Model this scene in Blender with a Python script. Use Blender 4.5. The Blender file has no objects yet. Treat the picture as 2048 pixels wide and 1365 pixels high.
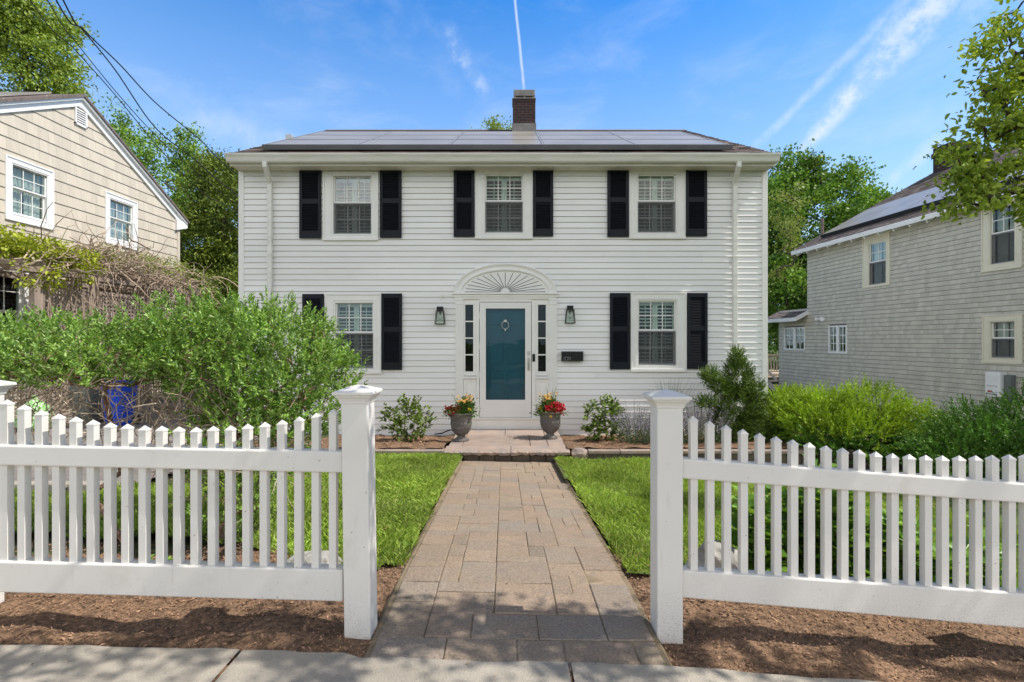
import bpy, math, random
import numpy as np
from mathutils import Vector, Matrix
random.seed(7); RNG = np.random.default_rng(11)
sc = bpy.context.scene
COL = sc.collection
PI = math.pi
CAMZ = 1.40
# ---------------------------------------------------------------- helpers
def wx(px, Y=9.0): return (px - 1024) * Y / 1000.0
def wz(py, Y=9.0): return CAMZ + (683 - py) * Y / 1000.0
def lin(r, g, b):
    f = lambda c: (c/255/12.92) if c/255 <= .04045 else ((c/255+.055)/1.055)**2.4
    return (f(r), f(g), f(b))
def smooth(a, b, x):
    t = min(1, max(0, (x-a)/(b-a))); return t*t*(3-2*t)

def tag(o, label=None, cat=None, group=None, kind=None):
    if label: o['label'] = label
    if cat: o['category'] = cat
    if group: o['group'] = group
    if kind: o['kind'] = kind
    return o
def empty(name, loc=(0,0,0), label=None, cat=None, group=None, rz=0):
    o = bpy.data.objects.new(name, None); COL.objects.link(o)
    o.location = loc; o.rotation_euler = (0,0,rz); o.empty_display_size = .1
    return tag(o, label, cat, group)
def copy_tree(o, parent=None):
    c = o.copy(); COL.objects.link(c); c.parent = parent
    for ch in o.children: copy_tree(ch, c)
    return c

class MB:
    def __init__(s): s.v=[]; s.f=[]; s.m1=[]
    def add(s, vs, fs):
        n=len(s.v); s.v += [tuple(v) for v in vs]; s.f += [tuple(i+n for i in f) for f in fs]; return s
    def box(s, x0,x1,y0,y1,z0,z1):
        return s.add([(x0,y0,z0),(x1,y0,z0),(x1,y1,z0),(x0,y1,z0),(x0,y0,z1),(x1,y0,z1),(x1,y1,z1),(x0,y1,z1)],
            [(3,2,1,0),(4,5,6,7),(0,1,5,4),(1,2,6,5),(2,3,7,6),(3,0,4,7)])
    def hexa(s, p):   # 8 corners bottom ring then top ring
        return s.add(p, [(3,2,1,0),(4,5,6,7),(0,1,5,4),(1,2,6,5),(2,3,7,6),(3,0,4,7)])
    def fbox(s, F, u0,u1,n0,n1,z0,z1):   # in a frame: u right, n outward, z up
        P=lambda u,n,z: F.p(u,n,z)
        return s.hexa([P(u0,n1,z0),P(u1,n1,z0),P(u1,n0,z0),P(u0,n0,z0),P(u0,n1,z1),P(u1,n1,z1),P(u1,n0,z1),P(u0,n0,z1)])
    def bar(s, a, b, w, h, up=(0,0,1)):
        a=Vector(a); b=Vector(b); d=(b-a).normalized(); up=Vector(up)
        if abs(d.dot(up))>.98: up=Vector((0,1,0))
        sd=d.cross(up).normalized()*w/2; u=sd.cross(d).normalized()*h/2
        return s.hexa([a-sd-u,a+sd-u,b+sd-u,b-sd-u,a-sd+u,a+sd+u,b+sd+u,b-sd+u])
    def tube(s, pts, r, n=6, cap=True):
        pts=[Vector(p) for p in pts]; m=len(pts)
        if not hasattr(r,'__len__'): r=[r]*m
        ring=[]; ref=None
        for i,p in enumerate(pts):
            d=(pts[min(i+1,m-1)]-pts[max(i-1,0)])
            d = d.normalized() if d.length>1e-9 else Vector((0,0,1))
            if ref is None: ref = Vector((1,0,0)) if abs(d.x)<.8 else Vector((0,1,0))
            a=d.cross(ref).normalized(); b=a.cross(d).normalized(); ref=b if abs(d.dot(b))<.9 else ref
            ref = b
            ring.append([p+(a*math.cos(2*PI*k/n)+b*math.sin(2*PI*k/n))*r[i] for k in range(n)])
        vs=[q for rg in ring for q in rg]; fs=[]
        for i in range(m-1):
            for k in range(n):
                k2=(k+1)%n; fs.append((i*n+k,i*n+k2,(i+1)*n+k2,(i+1)*n+k))
        if cap: fs.append(tuple(range(n-1,-1,-1))); fs.append(tuple((m-1)*n+k for k in range(n)))
        return s.add(vs,fs)
    def lathe(s, prof, n=24, c=(0,0,0)):
        vs=[]; fs=[]; m=len(prof)
        for r,z in prof:
            for k in range(n):
                a=2*PI*k/n; vs.append((c[0]+r*math.cos(a),c[1]+r*math.sin(a),c[2]+z))
        for i in range(m-1):
            for k in range(n):
                k2=(k+1)%n; fs.append((i*n+k,i*n+k2,(i+1)*n+k2,(i+1)*n+k))
        fs.append(tuple(range(n-1,-1,-1))); fs.append(tuple((m-1)*n+k for k in range(n)))
        return s.add(vs,fs)
    def extrude(s, prof, a, b, closed=True):   # prof list of (y,z) offsets, along x from a to b
        n=len(prof); vs=[(a,y,z) for y,z in prof]+[(b,y,z) for y,z in prof]
        fs=[(i,(i+1)%n,n+(i+1)%n,n+i) for i in range(n if closed else n-1)]
        if closed: fs += [tuple(range(n-1,-1,-1)), tuple(range(n,2*n))]
        return s.add(vs,fs)
    def build(s, name, mat, parent=None, smooth_=False, bevel=0, kind=None, edge=None):
        me=bpy.data.meshes.new(name); me.from_pydata(s.v,[],s.f); me.update()
        if mat: me.materials.append(mat)
        if s.m1 and edge:
            me.materials.append(edge); mi=np.zeros(len(me.polygons),np.int32); mi[s.m1]=1; me.polygons.foreach_set('material_index',mi)
        if smooth_: me.polygons.foreach_set('use_smooth',[True]*len(me.polygons))
        o=bpy.data.objects.new(name,me); COL.objects.link(o)
        if parent:
            o.parent=parent
            o.matrix_parent_inverse=wmat(parent).inverted()
        if bevel:
            md=o.modifiers.new('bevel','BEVEL'); md.width=bevel; md.segments=2; md.limit_method='ANGLE'; md.angle_limit=.7
        if kind: o['kind']=kind
        return o
def wmat(o):
    m=o.matrix_basis.copy()
    if o.parent: m = wmat(o.parent) @ o.matrix_parent_inverse @ m
    return m
class Fr:
    def __init__(s,O,U,N): s.O=Vector(O); s.U=Vector(U).normalized(); s.N=Vector(N).normalized(); s.Z=Vector((0,0,1))
    def p(s,u,n,z): return s.O+s.U*u+s.N*n+s.Z*z

def mesh_np(name, V, F, mat, parent=None, kind=None):
    k=F.shape[1]; me=bpy.data.meshes.new(name)
    me.vertices.add(len(V)); me.vertices.foreach_set('co', V.astype(np.float32).ravel())
    me.loops.add(F.size); me.loops.foreach_set('vertex_index', F.astype(np.int32).ravel())
    me.polygons.add(len(F)); me.polygons.foreach_set('loop_start', np.arange(0,F.size,k,dtype=np.int32))
    me.polygons.foreach_set('loop_total', np.full(len(F),k,dtype=np.int32))
    me.update(calc_edges=True); me.materials.append(mat)
    o=bpy.data.objects.new(name,me); COL.objects.link(o)
    if parent: o.parent=parent; o.matrix_parent_inverse=wmat(parent).inverted()
    if kind: o['kind']=kind
    return o
def nrm(a): return a/np.maximum(np.linalg.norm(a,axis=1,keepdims=True),1e-9)
def rvec(n): return nrm(RNG.normal(size=(n,3)))
def leaf_arrays(P, D, L, W, up=.8, fold=.25, droop=.15):
    n=len(P); L=np.broadcast_to(np.asarray(L,float),(n,))[:,None]; W=np.broadcast_to(np.asarray(W,float),(n,))[:,None]
    D=nrm(D); N0=nrm(rvec(n)*(1-up)+np.array([0,0,1.])*up+1e-4)
    S=nrm(np.cross(D,N0)+1e-6); N=np.cross(S,D)
    f=N*W*fold
    v=np.stack([P, P+D*L*.3+S*W*.5+f, P+D*L*.68+S*W*.4+f*.6-N*L*droop*.4, P+D*L-N*L*droop,
                P+D*L*.68-S*W*.4+f*.6-N*L*droop*.4, P+D*L*.3-S*W*.5+f],axis=1).reshape(-1,3)
    b=(np.arange(n)*6)[:,None]
    F=np.concatenate([b+np.array([[0,1,2,3]]), b+np.array([[0,3,4,5]])],axis=1).reshape(-1,4)
    return v,F
def quad_leaves(P, D, L, W, up=.6):
    n=len(P); L=np.broadcast_to(np.asarray(L,float),(n,))[:,None]; W=np.broadcast_to(np.asarray(W,float),(n,))[:,None]
    D=nrm(D); N0=nrm(rvec(n)*(1-up)+np.array([0,0,1.])*up+1e-4); S=nrm(np.cross(D,N0)+1e-6); N=np.cross(S,D)
    v=np.stack([P,P+D*L*.45+S*W*.5+N*W*.15,P+D*L-N*L*.1,P+D*L*.45-S*W*.5+N*W*.15],axis=1).reshape(-1,3)
    F=(np.arange(n)*4)[:,None]+np.array([[0,1,2,3]]); return v,F
def join(parts):
    V=[];F=[];o=0
    for v,f in parts: V.append(v);F.append(f+o);o+=len(v)
    return np.concatenate(V),np.concatenate(F)

def grow(base, tips, jitter=.12, up=.25, thick=.01, tipr=.003, n=5, mids=2, trunk=None, power=.5, stretch=1.0):
    """branch skeleton from base to every tip, as tubes"""
    base=np.array(base,float); tips=np.array(tips,float)
    nodes=[base]; par=[-1]
    if trunk is not None:
        for t in trunk: nodes.append(np.array(t,float)); par.append(len(nodes)-2)
    start=len(nodes)-1
    root=nodes[start]
    order=np.argsort(np.linalg.norm(tips-root,axis=1))
    for i in order:
        t=tips[i]; A=np.array(nodes[start:]); d=np.linalg.norm(A-t,axis=1)
        pen=d + .35*np.maximum(0,A[:,2]-t[2]) + .0*d
        # prefer nodes lying towards the root
        j=int(np.argmin(pen))+start; a=nodes[j]; dist=np.linalg.norm(t-a); p=j
        for k in range(1,mids+1):
            s=k/(mids+1); q=a+(t-a)*s+RNG.normal(size=3)*dist*jitter
            q[2]+= up*dist*s*(1-s)
            nodes.append(q); par.append(p); p=len(nodes)-1
        nodes.append(t); par.append(p)
    N=len(nodes); cnt=np.zeros(N)
    child=np.zeros(N,int)
    for i in range(N-1,0,-1): child[par[i]]+=1
    for i in range(N-1,-1,-1):
        if child[i]==0: cnt[i]+=1
        if par[i]>=0: cnt[par[i]]+=cnt[i]
    R=np.maximum(tipr, thick*cnt**power)
    mb=MB(); kids=[[] for _ in range(N)]
    for i in range(1,N): kids[par[i]].append(i)
    stack=[(0,k) for k in kids[0]]
    while stack:
        a,b=stack.pop(); chain=[a,b]
        while kids[chain[-1]]:
            ks=sorted(kids[chain[-1]],key=lambda q:-cnt[q]); 
            for q in ks[1:]: stack.append((chain[-1],q))
            chain.append(ks[0])
        rr=[R[c] for c in chain]; rr[0]=min(rr[0],rr[1]*1.25)
        mb.tube([nodes[c] for c in chain], rr, n)
    return mb
# ---------------------------------------------------------------- materials
def new_mat(name):
    m=bpy.data.materials.new(name); m.use_nodes=True; nt=m.node_tree; nt.nodes.clear()
    return m,nt,nt.nodes,nt.links
def mat(name, col, rough=.6, var=.12, scale=6, bump=0, bscale=60, island=0, spec=.3, metal=0, col2=None, c2scale=3, c2lo=.45, c2hi=.6, stretch=(1,1,1), wavez=0):
    m,nt,N,L=new_mat(name)
    out=N.new('ShaderNodeOutputMaterial'); b=N.new('ShaderNodeBsdfPrincipled'); L.new(b.outputs[0],out.inputs[0])
    b.inputs['Roughness'].default_value=rough; b.inputs['Metallic'].default_value=metal
    b.inputs['Specular IOR Level'].default_value=spec
    tc=N.new('ShaderNodeNewGeometry'); mp=N.new('ShaderNodeMapping'); mp.inputs['Scale'].default_value=stretch
    L.new(tc.outputs['Position'],mp.inputs[0])
    nz=N.new('ShaderNodeTexNoise'); nz.inputs['Scale'].default_value=scale; nz.inputs['Detail'].default_value=5
    L.new(mp.outputs[0],nz.inputs['Vector'])
    mr=N.new('ShaderNodeMapRange'); mr.inputs[1].default_value=.25; mr.inputs[2].default_value=.75
    mr.inputs[3].default_value=1-var; mr.inputs[4].default_value=1+var; L.new(nz.outputs['Fac'],mr.inputs[0])
    fac=mr.outputs[0]
    if island:
        mr2=N.new('ShaderNodeMapRange'); mr2.inputs[3].default_value=1-island; mr2.inputs[4].default_value=1+island
        L.new(tc.outputs['Random Per Island'],mr2.inputs[0])
        mu=N.new('ShaderNodeMath'); mu.operation='MULTIPLY'; L.new(fac,mu.inputs[0]); L.new(mr2.outputs[0],mu.inputs[1]); fac=mu.outputs[0]
    base=N.new('ShaderNodeRGB'); base.outputs[0].default_value=(*col,1); csock=base.outputs[0]
    if col2:
        n2=N.new('ShaderNodeTexNoise'); n2.inputs['Scale'].default_value=c2scale; n2.inputs['Detail'].default_value=6; n2.inputs['Roughness'].default_value=.65
        L.new(mp.outputs[0],n2.inputs['Vector'])
        r2=N.new('ShaderNodeMapRange'); r2.inputs[1].default_value=c2lo; r2.inputs[2].default_value=c2hi; L.new(n2.outputs['Fac'],r2.inputs[0])
        mx=N.new('ShaderNodeMixRGB'); mx.inputs[2].default_value=(*col2,1); L.new(csock,mx.inputs[1])
        L.new(r2.outputs[0],mx.inputs[0]); csock=mx.outputs[0]
    vm=N.new('ShaderNodeVectorMath'); vm.operation='SCALE'; L.new(csock,vm.inputs[0]); L.new(fac,vm.inputs['Scale'])
    L.new(vm.outputs[0],b.inputs['Base Color'])
    if bump:
        n3=N.new('ShaderNodeTexNoise'); n3.inputs['Scale'].default_value=bscale; n3.inputs['Detail'].default_value=4
        L.new(mp.outputs[0],n3.inputs['Vector'])
        bp=N.new('ShaderNodeBump'); bp.inputs['Strength'].default_value=bump; bp.inputs['Distance'].default_value=.02
        L.new(n3.outputs['Fac'],bp.inputs['Height']); L.new(bp.outputs[0],b.inputs['Normal'])
    return m
def leaf_mat(name, col, col2, trans=.35, rough=.5, dark=.75, lscale=1.0, spec=.3):
    if not name.endswith('bloom'): col=tuple(c*.68 for c in col); trans*=.62
    m,nt,N,L=new_mat(name)
    out=N.new('ShaderNodeOutputMaterial'); b=N.new('ShaderNodeBsdfPrincipled'); t=N.new('ShaderNodeBsdfTranslucent'); ms=N.new('ShaderNodeMixShader')
    b.inputs['Roughness'].default_value=rough; b.inputs['Specular IOR Level'].default_value=spec
    g=N.new('ShaderNodeNewGeometry')
    mx=N.new('ShaderNodeMixRGB'); mx.inputs[1].default_value=(*col,1); mx.inputs[2].default_value=(*col2,1); L.new(g.outputs['Random Per Island'],mx.inputs[0])
    nz=N.new('ShaderNodeTexNoise'); nz.inputs['Scale'].default_value=lscale; nz.inputs['Detail'].default_value=3; L.new(g.outputs['Position'],nz.inputs['Vector'])
    mr=N.new('ShaderNodeMapRange'); mr.inputs[1].default_value=.3; mr.inputs[2].default_value=.7; mr.inputs[3].default_value=dark; mr.inputs[4].default_value=2-dark
    L.new(nz.outputs['Fac'],mr.inputs[0])
    vm=N.new('ShaderNodeVectorMath'); vm.operation='SCALE'; L.new(mx.outputs[0],vm.inputs[0]); L.new(mr.outputs[0],vm.inputs['Scale'])
    L.new(vm.outputs[0],b.inputs['Base Color'])
    v2=N.new('ShaderNodeVectorMath'); v2.operation='MULTIPLY'; v2.inputs[1].default_value=(1.3,1.25,.5); L.new(vm.outputs[0],v2.inputs[0]); L.new(v2.outputs[0],t.inputs[0])
    ms.inputs[0].default_value=trans; L.new(b.outputs[0],ms.inputs[1]); L.new(t.outputs[0],ms.inputs[2]); L.new(ms.outputs[0],out.inputs[0])
    return m
def glass_mat(name, tint=(.9,.95,.93), refl=.10, edge=.6):
    m,nt,N,L=new_mat(name)
    out=N.new('ShaderNodeOutputMaterial'); t=N.new('ShaderNodeBsdfTransparent'); g=N.new('ShaderNodeBsdfGlossy'); ms=N.new('ShaderNodeMixShader')
    t.inputs[0].default_value=(*tint,1); g.inputs['Roughness'].default_value=.01
    lw=N.new('ShaderNodeLayerWeight'); lw.inputs[0].default_value=.25
    mr=N.new('ShaderNodeMapRange'); mr.inputs[3].default_value=refl; mr.inputs[4].default_value=edge; L.new(lw.outputs['Fresnel'],mr.inputs[0])
    nz=N.new('ShaderNodeTexNoise'); nz.inputs['Scale'].default_value=2.5; ge=N.new('ShaderNodeNewGeometry'); L.new(ge.outputs['Position'],nz.inputs['Vector'])
    bp=N.new('ShaderNodeBump'); bp.inputs['Strength'].default_value=.06; bp.inputs['Distance'].default_value=.05; L.new(nz.outputs['Fac'],bp.inputs['Height']); L.new(bp.outputs[0],g.inputs['Normal'])
    L.new(mr.outputs[0],ms.inputs[0]); L.new(t.outputs[0],ms.inputs[1]); L.new(g.outputs[0],ms.inputs[2]); L.new(ms.outputs[0],out.inputs[0])
    return m
M={}
M['siding']=mat('white_siding',(.88,.87,.84),.5,.06,1.5,.05,200,island=.035,col2=(.80,.785,.74),c2scale=1.2,c2lo=.5,c2hi=.8,stretch=(.4,1,1.5))
M['siding_edge']=mat('siding_lap_shade',(.50,.48,.43),.7,.2,3)  # lap shadow line put into the colour of each board's underside
M['butt_edge']=mat('shingle_butt_shade',(.34,.315,.265),.9,.3,6)  # weathered butt ends, darkened to draw in the shadow line of each lap
M['trim']=mat('white_trim',(.86,.845,.80),.45,.04,3,.03,120,col2=(.75,.73,.66),c2scale=4,c2lo=.55,c2hi=.8)
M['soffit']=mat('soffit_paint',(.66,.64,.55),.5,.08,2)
M['gutter']=mat('gutter_metal',(.80,.79,.73),.4,.08,3,col2=(.58,.56,.48),c2scale=5,c2lo=.5,c2hi=.8,stretch=(.3,1,3))
M['sash']=mat('white_vinyl_sash',(.82,.80,.76),.35,.03,3)
M['vinyl']=mat('white_fence_vinyl',(.76,.73,.685),.38,.03,4,.02,60,col2=(.64,.61,.55),c2scale=5,c2lo=.58,c2hi=.8,spec=.4)
def vinyl_mat():
    m=mat('white_fence_vinyl',(.77,.74,.695),.38,.03,4,.02,60,col2=(.66,.63,.57),c2scale=5,c2lo=.58,c2hi=.8,spec=.4)
    nt=m.node_tree;N=nt.nodes;L=nt.links; b=[n for n in N if n.type=='BSDF_PRINCIPLED'][0]; src=b.inputs['Base Color'].links[0].from_socket
    g=N.new('ShaderNodeNewGeometry'); sp=N.new('ShaderNodeSeparateXYZ'); L.new(g.outputs['Position'],sp.inputs[0])
    lo=N.new('ShaderNodeMapRange'); lo.inputs[1].default_value=.30; lo.inputs[2].default_value=.0; L.new(sp.outputs[2],lo.inputs[0])
    n1=N.new('ShaderNodeTexNoise'); n1.inputs['Scale'].default_value=150; n1.inputs['Detail'].default_value=6; L.new(g.outputs['Position'],n1.inputs['Vector'])
    r1=N.new('ShaderNodeMapRange'); r1.inputs[1].default_value=.52; r1.inputs[2].default_value=.85; L.new(n1.outputs['Fac'],r1.inputs[0])
    mu=N.new('ShaderNodeMath'); mu.operation='MULTIPLY'; L.new(lo.outputs[0],mu.inputs[0]); L.new(r1.outputs[0],mu.inputs[1])
    n2=N.new('ShaderNodeTexNoise'); n2.inputs['Scale'].default_value=55; n2.inputs['Detail'].default_value=2; L.new(g.outputs['Position'],n2.inputs['Vector'])
    r2=N.new('ShaderNodeMapRange'); r2.inputs[1].default_value=.75; r2.inputs[2].default_value=.76; r2.inputs[4].default_value=.8; L.new(n2.outputs['Fac'],r2.inputs[0])
    mp=N.new('ShaderNodeMapping'); mp.inputs['Scale'].default_value=(9,9,1.2); L.new(g.outputs['Position'],mp.inputs[0]); n3=N.new('ShaderNodeTexNoise'); n3.inputs['Scale'].default_value=3; n3.inputs['Detail'].default_value=4; L.new(mp.outputs[0],n3.inputs['Vector'])
    r3=N.new('ShaderNodeMapRange'); r3.inputs[1].default_value=.62; r3.inputs[2].default_value=.8; r3.inputs[4].default_value=.22; L.new(n3.outputs['Fac'],r3.inputs[0])
    a=N.new('ShaderNodeMath'); a.operation='MAXIMUM'; L.new(mu.outputs[0],a.inputs[0]); L.new(r2.outputs[0],a.inputs[1])
    a2=N.new('ShaderNodeMath'); a2.operation='MAXIMUM'; L.new(a.outputs[0],a2.inputs[0]); L.new(r3.outputs[0],a2.inputs[1])
    mx=N.new('ShaderNodeMixRGB'); mx.inputs[2].default_value=(.30,.25,.19,1); L.new(a2.outputs[0],mx.inputs[0]); L.new(src,mx.inputs[1]); L.new(mx.outputs[0],b.inputs['Base Color']); return m
M['vinyl']=vinyl_mat()
M['shutter']=mat('black_shutter',(.008,.010,.015),.5,.2,6,spec=.25)
M['louvre']=mat('indoor_shutter_paint',(.62,.65,.6),.5,.05,3)
M['screen']=mat('grey_screen_frame',(.32,.33,.34),.6,.1,5)
M['glass']=glass_mat('window_glass',refl=.02,edge=.32)
M['screenglass']=glass_mat('screened_glass',(.5,.52,.53),.05,.4)
M['doorglass']=glass_mat('door_glass',(.95,.97,.97),.014,.32)
M['teal']=mat('teal_door_paint',(.0,.080,.122),.4,.1,3)
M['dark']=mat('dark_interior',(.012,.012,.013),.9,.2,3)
M['black']=mat('black_metal',(.012,.012,.013),.4,.2,10)
M['bronze']=mat('dark_bronze',(.06,.05,.04),.4,.2,10,metal=.6)
M['nickel']=mat('brushed_nickel',(.55,.52,.46),.3,.1,20,metal=1)
M['roof']=mat('roof_shingle',(.17,.135,.12),.85,.3,8,.3,150,island=.35)
M['panel']=None
M['panelframe']=mat('panel_frame',(.025,.027,.03),.4,.1,5)
M['skirt']=mat('panel_skirt',(.17,.175,.19),.5,.1,5)
M['rail']=mat('panel_gap_metal',(.5,.5,.5),.4,.1,5,metal=.3)
M['conc']=mat('concrete',(.42,.375,.31),.9,.24,2.2,.45,140,col2=(.33,.30,.255),c2scale=110,c2lo=.48,c2hi=.7)
M['asphalt']=mat('asphalt',(.06,.06,.06),.9,.2,3,.4,200)
M['drive']=mat('grey_driveway',(.2,.18,.165),.95,.2,2,.5,80,col2=(.27,.24,.21),c2scale=14)
M['mulch']=mat('mulch_soil',(.27,.165,.10),.95,.3,2,.9,55,col2=(.12,.072,.045),c2scale=28,c2lo=.45,c2hi=.62)
M['chip']=mat('mulch_chip',(.31,.19,.12),.9,.2,10,island=.6)
M['soil']=mat('lawn_soil',(.10,.15,.03),.95,.3,5,.5,40,col2=(.09,.1,.03),c2scale=9)
M['earth']=mat('terrain_grass',(.07,.085,.03),.95,.3,.8,.4,20)
M['sand']=mat('joint_sand',(.26,.20,.13),.95,.25,9,.4,200,col2=(.12,.105,.05),c2scale=6,c2lo=.55,c2hi=.7)
M['flag']=mat('flagstone',(.36,.275,.225),.85,.14,5,.35,45,island=.12,col2=(.30,.25,.225),c2scale=4)
M['block']=mat('wall_block',(.12,.095,.075),.9,.25,8,.6,40,island=.2)
M['brickred']=None
M['urn']=mat('grey_urn',(.105,.092,.085),.65,.18,6,.1,80,col2=(.16,.145,.13),c2scale=8,stretch=(1,1,6))
M['bark']=mat('grey_bark',(.09,.07,.055),.9,.3,8,.6,40)
M['shrubbark']=mat('red_brown_bark',(.19,.105,.065),.85,.35,14,.4,60,col2=(.28,.19,.14),c2scale=25)
M['drytwig']=mat('dry_twig',(.40,.31,.235),.9,.3,20,island=.4)
M['oldwood']=mat('weathered_wood',(.31,.245,.20),.9,.25,6,.3,60,stretch=(1,1,.3),island=.15)
M['darkwood']=mat('dark_timber',(.055,.042,.035),.9,.3,6,.3,60,stretch=(.2,1,1))
M['shL']=mat('tan_shingle',(.60,.53,.43),.85,.07,2,.12,120,island=.06,stretch=(3,3,.6))
M['shR']=mat('grey_green_shingle',(.53,.51,.435),.85,.08,2,.12,120,island=.09,stretch=(3,3,.6))
M['cream']=mat('cream_trim',(.72,.68,.54),.5,.05,3)
M['whitepaint']=mat('white_paint',(.82,.82,.81),.5,.04,3)
M['blue']=mat('blue_plastic',(.012,.06,.50),.4,.12,5)
M['greyplastic']=mat('grey_box_shade',(.14,.16,.155),.5,.12,5)
M['greensack']=mat('green_sack',(.16,.42,.08),.7,.2,5,col2=(.65,.75,.55),c2scale=34,c2lo=.5,c2hi=.56)
M['rock']=mat('pale_rock',(.46,.44,.40),.85,.2,6,.7,18,col2=(.25,.235,.2),c2scale=7,c2lo=.5,c2hi=.65)
M['cable']=mat('black_cable',(.015,.015,.016),.6,.1,3)
M['curtain']=mat('white_curtain',(.55,.56,.53),.9,.1,4)
M['cap']=mat('chimney_mortar',(.25,.24,.23),.9,.25,8,.4,30)
M['deck']=mat('deck_wood',(.60,.50,.39),.8,.15,5)
M['redmark']=mat('red_mark',(.35,.05,.03),.6,.1,3)
M['greymark']=mat('grey_mark',(.16,.2,.24),.6,.1,3)
M['digits']=mat('pale_digits',(.42,.44,.45),.5,.05,3)
# foliage
M['lf_shrub']=leaf_mat('shrub_leaf',(.16,.34,.06),(.36,.53,.11),.38,.38,.56,5.0,.5)
M['lf_oak']=leaf_mat('oak_leaf',(.26,.40,.05),(.38,.48,.09),.4,.5,.75,1.0)
M['lf_airy']=leaf_mat('airy_leaf',(.21,.42,.07),(.32,.47,.09),.4,.5,.7,.8)
M['lf_cedar']=leaf_mat('cedar_leaf',(.085,.15,.022),(.25,.32,.045),.25,.6,.6,.9)
M['lf_maple']=leaf_mat('maple_leaf',(.10,.25,.035),(.25,.41,.065),.35,.5,.6,.6)
M['lf_street']=leaf_mat('street_tree_leaf',(.30,.45,.05),(.44,.54,.08),.45,.45,.75,2.5)
M['lf_vine']=leaf_mat('vine_leaf',(.40,.50,.04),(.52,.58,.08),.45,.5,.8,2)
M['lf_vine2']=leaf_mat('vine_leaf_pale',(.33,.43,.09),(.42,.50,.14),.4,.5,.8,2)
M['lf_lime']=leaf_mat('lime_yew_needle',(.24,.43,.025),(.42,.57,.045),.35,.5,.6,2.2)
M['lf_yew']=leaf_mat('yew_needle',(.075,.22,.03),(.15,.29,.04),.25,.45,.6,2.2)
M['lf_yew2']=leaf_mat('olive_yew_needle',(.07,.15,.025),(.20,.29,.05),.25,.45,.6,3)
M['lf_hyd']=leaf_mat('hydrangea_leaf',(.10,.17,.03),(.22,.30,.06),.35,.45,.75,5,.4)
M['lf_cat']=leaf_mat('catmint_leaf',(.10,.15,.07),(.19,.24,.13),.3,.6,.8,5)
M['fl_purple']=leaf_mat('catmint_bloom',(.24,.20,.40),(.44,.39,.60),.3,.6,.85,5)
M['lf_broad']=leaf_mat('broad_leaf',(.16,.36,.045),(.30,.50,.08),.4,.4,.75,5,.4)
M['grass']=leaf_mat('grass_blade',(.30,.49,.06),(.44,.56,.11),.35,.5,.62,1.1)
M['straw']=leaf_mat('straw_blade',(.42,.36,.15),(.55,.47,.22),.3,.6,.8,3)
M['lf_orn']=leaf_mat('reed_blade',(.10,.15,.05),(.2,.26,.1),.3,.5,.8,5)
M['fl_red']=leaf_mat('red_bloom',(.38,.006,.016),(.60,.03,.05),.25,.5,.85,20)
M['fl_dkred']=leaf_mat('dark_red_bloom',(.15,.015,.012),(.36,.05,.03),.25,.5,.85,20)
M['fl_yel']=leaf_mat('peach_bloom',(.75,.42,.07),(.85,.55,.25),.3,.5,.9,20)
M['lf_pot']=leaf_mat('potted_leaf',(.06,.14,.025),(.15,.25,.06),.35,.5,.75,10)

def brick_mat():
    m,nt,N,L=new_mat('chimney_brick'); out=N.new('ShaderNodeOutputMaterial'); b=N.new('ShaderNodeBsdfPrincipled'); L.new(b.outputs[0],out.inputs[0])
    g=N.new('ShaderNodeNewGeometry'); sp=N.new('ShaderNodeSeparateXYZ'); L.new(g.outputs['Position'],sp.inputs[0])
    ad=N.new('ShaderNodeMath'); ad.operation='ADD'; L.new(sp.outputs[0],ad.inputs[0]); L.new(sp.outputs[1],ad.inputs[1])
    cb=N.new('ShaderNodeCombineXYZ'); L.new(ad.outputs[0],cb.inputs[0]); L.new(sp.outputs[2],cb.inputs[1])
    br=N.new('ShaderNodeTexBrick'); L.new(cb.outputs[0],br.inputs[0]); br.inputs['Scale'].default_value=1
    br.inputs['Color1'].default_value=(.060,.026,.026,1); br.inputs['Color2'].default_value=(.030,.016,.018,1); br.inputs['Mortar'].default_value=(.10,.085,.08,1)
    br.inputs['Brick Width'].default_value=.21; br.inputs['Row Height'].default_value=.068; br.inputs['Mortar Size'].default_value=.006
    L.new(br.outputs[0],b.inputs['Base Color']); b.inputs['Roughness'].default_value=.9
    bp=N.new('ShaderNodeBump'); bp.invert=True; bp.inputs['Strength'].default_value=.6; bp.inputs['Distance'].default_value=.01; L.new(br.outputs['Fac'],bp.inputs['Height']); L.new(bp.outputs[0],b.inputs['Normal'])
    return m
M['brickred']=brick_mat()
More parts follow.
